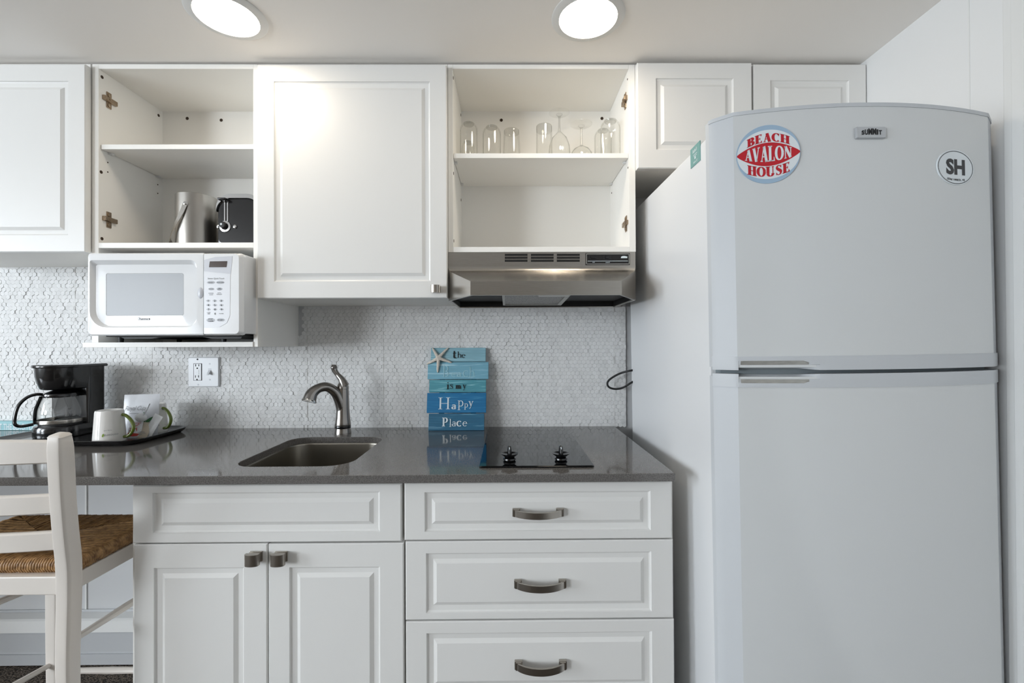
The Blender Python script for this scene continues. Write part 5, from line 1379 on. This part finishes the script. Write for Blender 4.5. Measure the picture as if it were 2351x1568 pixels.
wine(1286.5, 1.645, .0368, .0400, .148, .222, 'tallest wine glass upside down, left of the other wine glass')
wine(1337, 1.600, .0380, .0400, .079, .159, 'wine glass upside down with a wider foot, right of the tallest one')
dome_glass(1387, 1.650, .0310, .165, 'round-bottomed tall glass behind the rightmost one')
dome_glass(1404, 1.545, .0335, .148, 'round-bottomed tall glass upside down, farthest right on the shelf')

# ================================================================== BAR CHAIR
SZ = CZ - .492                       # top of the rush seat
yP = -.690                           # rear posts
pX = at(157, 1320, yP)[0]
CH = thing('bar_chair', 'white ladder-back bar chair with woven rush seat tucked under the counter', 'chair', (pX - .19, -.52, 0))
pR, pL = pX, pX - .405
POSTS = []
def post(px_world):
    dx = px_world - pR
    pts = []
    for px, py, y in ((137, 1000, -.776), (139, 1030, -.772), (142, 1090, -.757), (146, 1160, -.737), (152, 1230, -.715), (158, 1290, -.697), (159, 1360, -.690), (157, 1450, -.690), (156, 1540, -.692)):
        x, z = at(px, py, y); pts.append((x + dx, y, z))
    x, y, z = pts[-1]; pts += [(x, y + .004, z - .15), (x, y + .006, .0)]
    sq_ = rrect(-1, 1, -1, 1, .45, 3)
    P_ = spline(pts, 4)
    rad = lerps([(.0165, .0150), (.0185, .0180), (.0185, .0185), (.0185, .0185), (.0188, .0190), (.0195, .0195), (.0190, .0195), (.0185, .019), (.018, .0185), (.017, .0175), (.0155, .016)], 4)
    rad = [(a * .88, b) for a, b in rad]
    mb = MB().tube(P_, rad, sq=sq_, up=(0, 1, 0))
    # rounded crown
    t = P_[0]; POSTS.append(P_)
    mb.tube([(t[0], t[1], t[2] - .001), (t[0], t[1] - .0005, t[2] + .003), (t[0], t[1] - .001, t[2] + .006)], [(.0165, .0150), (.0135, .0125), (.006, .006)], sq=sq_, up=(0, 1, 0))
    return mb.obj('leg', M['chairwhite'], CH, sharp=30)
post(pR); post(pL)
yF = -.385
def zseat(y): return SZ
fXl, fXr = at(117, 1300, yF)[0] + .012, pR + .005
for x in (fXl, fXr):
    MB().tube([(x, yF, SZ + .006), (x, yF, SZ - .01), (x, yF, SZ - .06), (x, yF, .30), (x, yF, 0)], [(.008, .008), (.0155, .0155), (.0165, .0165), (.0155, .0155), (.0125, .0125)], sq=rrect(-1, 1, -1, 1, .3, 2), up=(0, 1, 0)).obj('leg', M['chairwhite'], CH, sharp=40)
# seat rails (white) below the rush
def rail(a, b, h, t, nm='seat_rail'):
    a, b = Vector(a), Vector(b); d_ = (b - a)
    up = Vector((0, 0, 1))
    return MB().tube([a, b], [(t, h)] * 2, sq=rrect(-1, 1, -1, 1, .18, 2), up=up).obj(nm, M['chairwhite'], CH, sharp=40)
zr = SZ - .052
rail((pL, yP - .002, zr), (pR, yP - .002, zr), .021, .011)
rail((pR + .002, yP, zr), (fXr, yF, zr), .019, .011)
rail((pL - .002, yP, zr), (fXl, yF, zr), .019, .011)
rail((fXl, yF, zr), (fXr, yF, zr), .019, .011)
# ladder slats, bowed away from the sitter
def slat(t0, b0, t1, b1, y0, bowd, crest=0.0, nm='back_slat'):
    """pixel rows of the slat's top and bottom edge at the left frame edge and at the post"""
    n = 18; rings = []
    zt_a = at(112, t1, y0)[1]; zb_a = at(112, b1, y0)[1]; zm = (zt_a + zb_a) / 2
    def near_(P): return min(P, key=lambda p: abs(p[2] - zm))
    a_, b_ = near_(POSTS[1]), near_(POSTS[0])
    for i in range(n + 1):
        u = i / n
        x = a_[0] + (b_[0] - a_[0]) * u
        yb = a_[1] - bowd * (1 - (2 * u - 1) ** 2)
        cz = crest * (1 - (2 * u - 1) ** 2)
        th = .0075
        rings.append([(x, yb - th, zb_a + .003), (x, yb - th, zt_a + cz - .004), (x, yb - th * .5, zt_a + cz), (x, yb + th * .5, zt_a + cz), (x, yb + th, zt_a + cz - .004), (x, yb + th, zb_a + .003), (x, yb + th * .5, zb_a), (x, yb - th * .5, zb_a)])
    return MB().loops(rings).obj(nm, M['chairwhite'], CH, sharp=40)
slat(1003, 1060, 1009, 1060, -.762, .022, .006, 'top_rail')
slat(1140, 1182, 1132, 1177, -.738, .022)
slat(1226, 1270, 1218, 1262, -.715, .022)
# stretchers
def rung(a, b, r=.0085): MB().tube([a, Vector(a).lerp(Vector(b), .5), b], [r * .8, r * 1.15, r * .8], 10).obj('stretcher', M['chairwhite'], CH)
z1_ = at(185, 1476, yP)[1]
rung((pR, yP, z1_), (fXr, yF, z1_ - .01)); rung((pL, yP, z1_), (fXl, yF, z1_ - .01))
z2_ = at(125, 1520, yF)[1]
rung((pR, yP, z2_ - .0), (fXr, yF, z2_)); rung((pL, yP, z2_), (fXl, yF, z2_))
rung((fXl, yF, .22), (fXr, yF, .22)); rung((pL, yP, .20), (pR, yP, .20))
# woven rush: each cord runs over a rail to the diagonal
sL0, sR0, sN, sFr = pL - .016, pR + .014, yP + .004, yF - .016
rs = MB(); pitch_ = .0062
cxm, cym = (sL0 + sR0) / 2, (sN + sFr) / 2
hw, hd_ = (sR0 - sL0) / 2, (sFr - sN) / 2
def cord(pts, r=.0032): rs.tube(pts, r * rnd.uniform(.9, 1.1), 6, cap=False)
def over(edge, inn_, ax, c, sgn):
    """path from the inner end, along the top, round the rail and back under"""
    e = edge
    def q(d_, z):
        v = e - sgn * d_
        return (c, v, z) if ax == 'y' else (v, c, z)
    top = SZ + rnd.uniform(-.0008, .0008)
    L_ = abs(inn_ - e)
    pts = [q(L_, top - .006)]
    if L_ > .05: pts.append(q(L_ * .5, top - .004))
    pts += [q(min(.018, L_ * .8), top - .001), q(.006, top - .003), q(.0, top - .011), q(-.001, top - .020), q(.004, top - .029), q(min(.02, L_), top - .032)]
    return pts
k = int(2 * hw / pitch_)
for i in range(k + 1):
    x = sL0 + .004 + (2 * hw - .008) * i / k
    dd = min(hd_, min(x - sL0, sR0 - x) * hd_ / hw * 1.0)
    if dd < .012: continue
    cord(over(sN, sN + dd, 'y', x, -1)); cord(over(sFr, sFr - dd, 'y', x, 1))
k = int(2 * hd_ / pitch_)
for i in range(k + 1):
    y = sN + .004 + (2 * hd_ - .008) * i / k
    dd = min(hw, min(y - sN, sFr - y) * hw / hd_)
    if dd < .012: continue
    cord(over(sL0, sL0 + dd, 'x', y, -1)); cord(over(sR0, sR0 - dd, 'x', y, 1))
rs.obj('rush_cords', M['rush'], CH, kind='stuff', sharp=60)
MB().box(sL0 + .006, sR0 - .006, sN + .006, sFr - .006, SZ - .026, SZ - .008).obj('seat', M['rush'], CH, label='rush seat core')
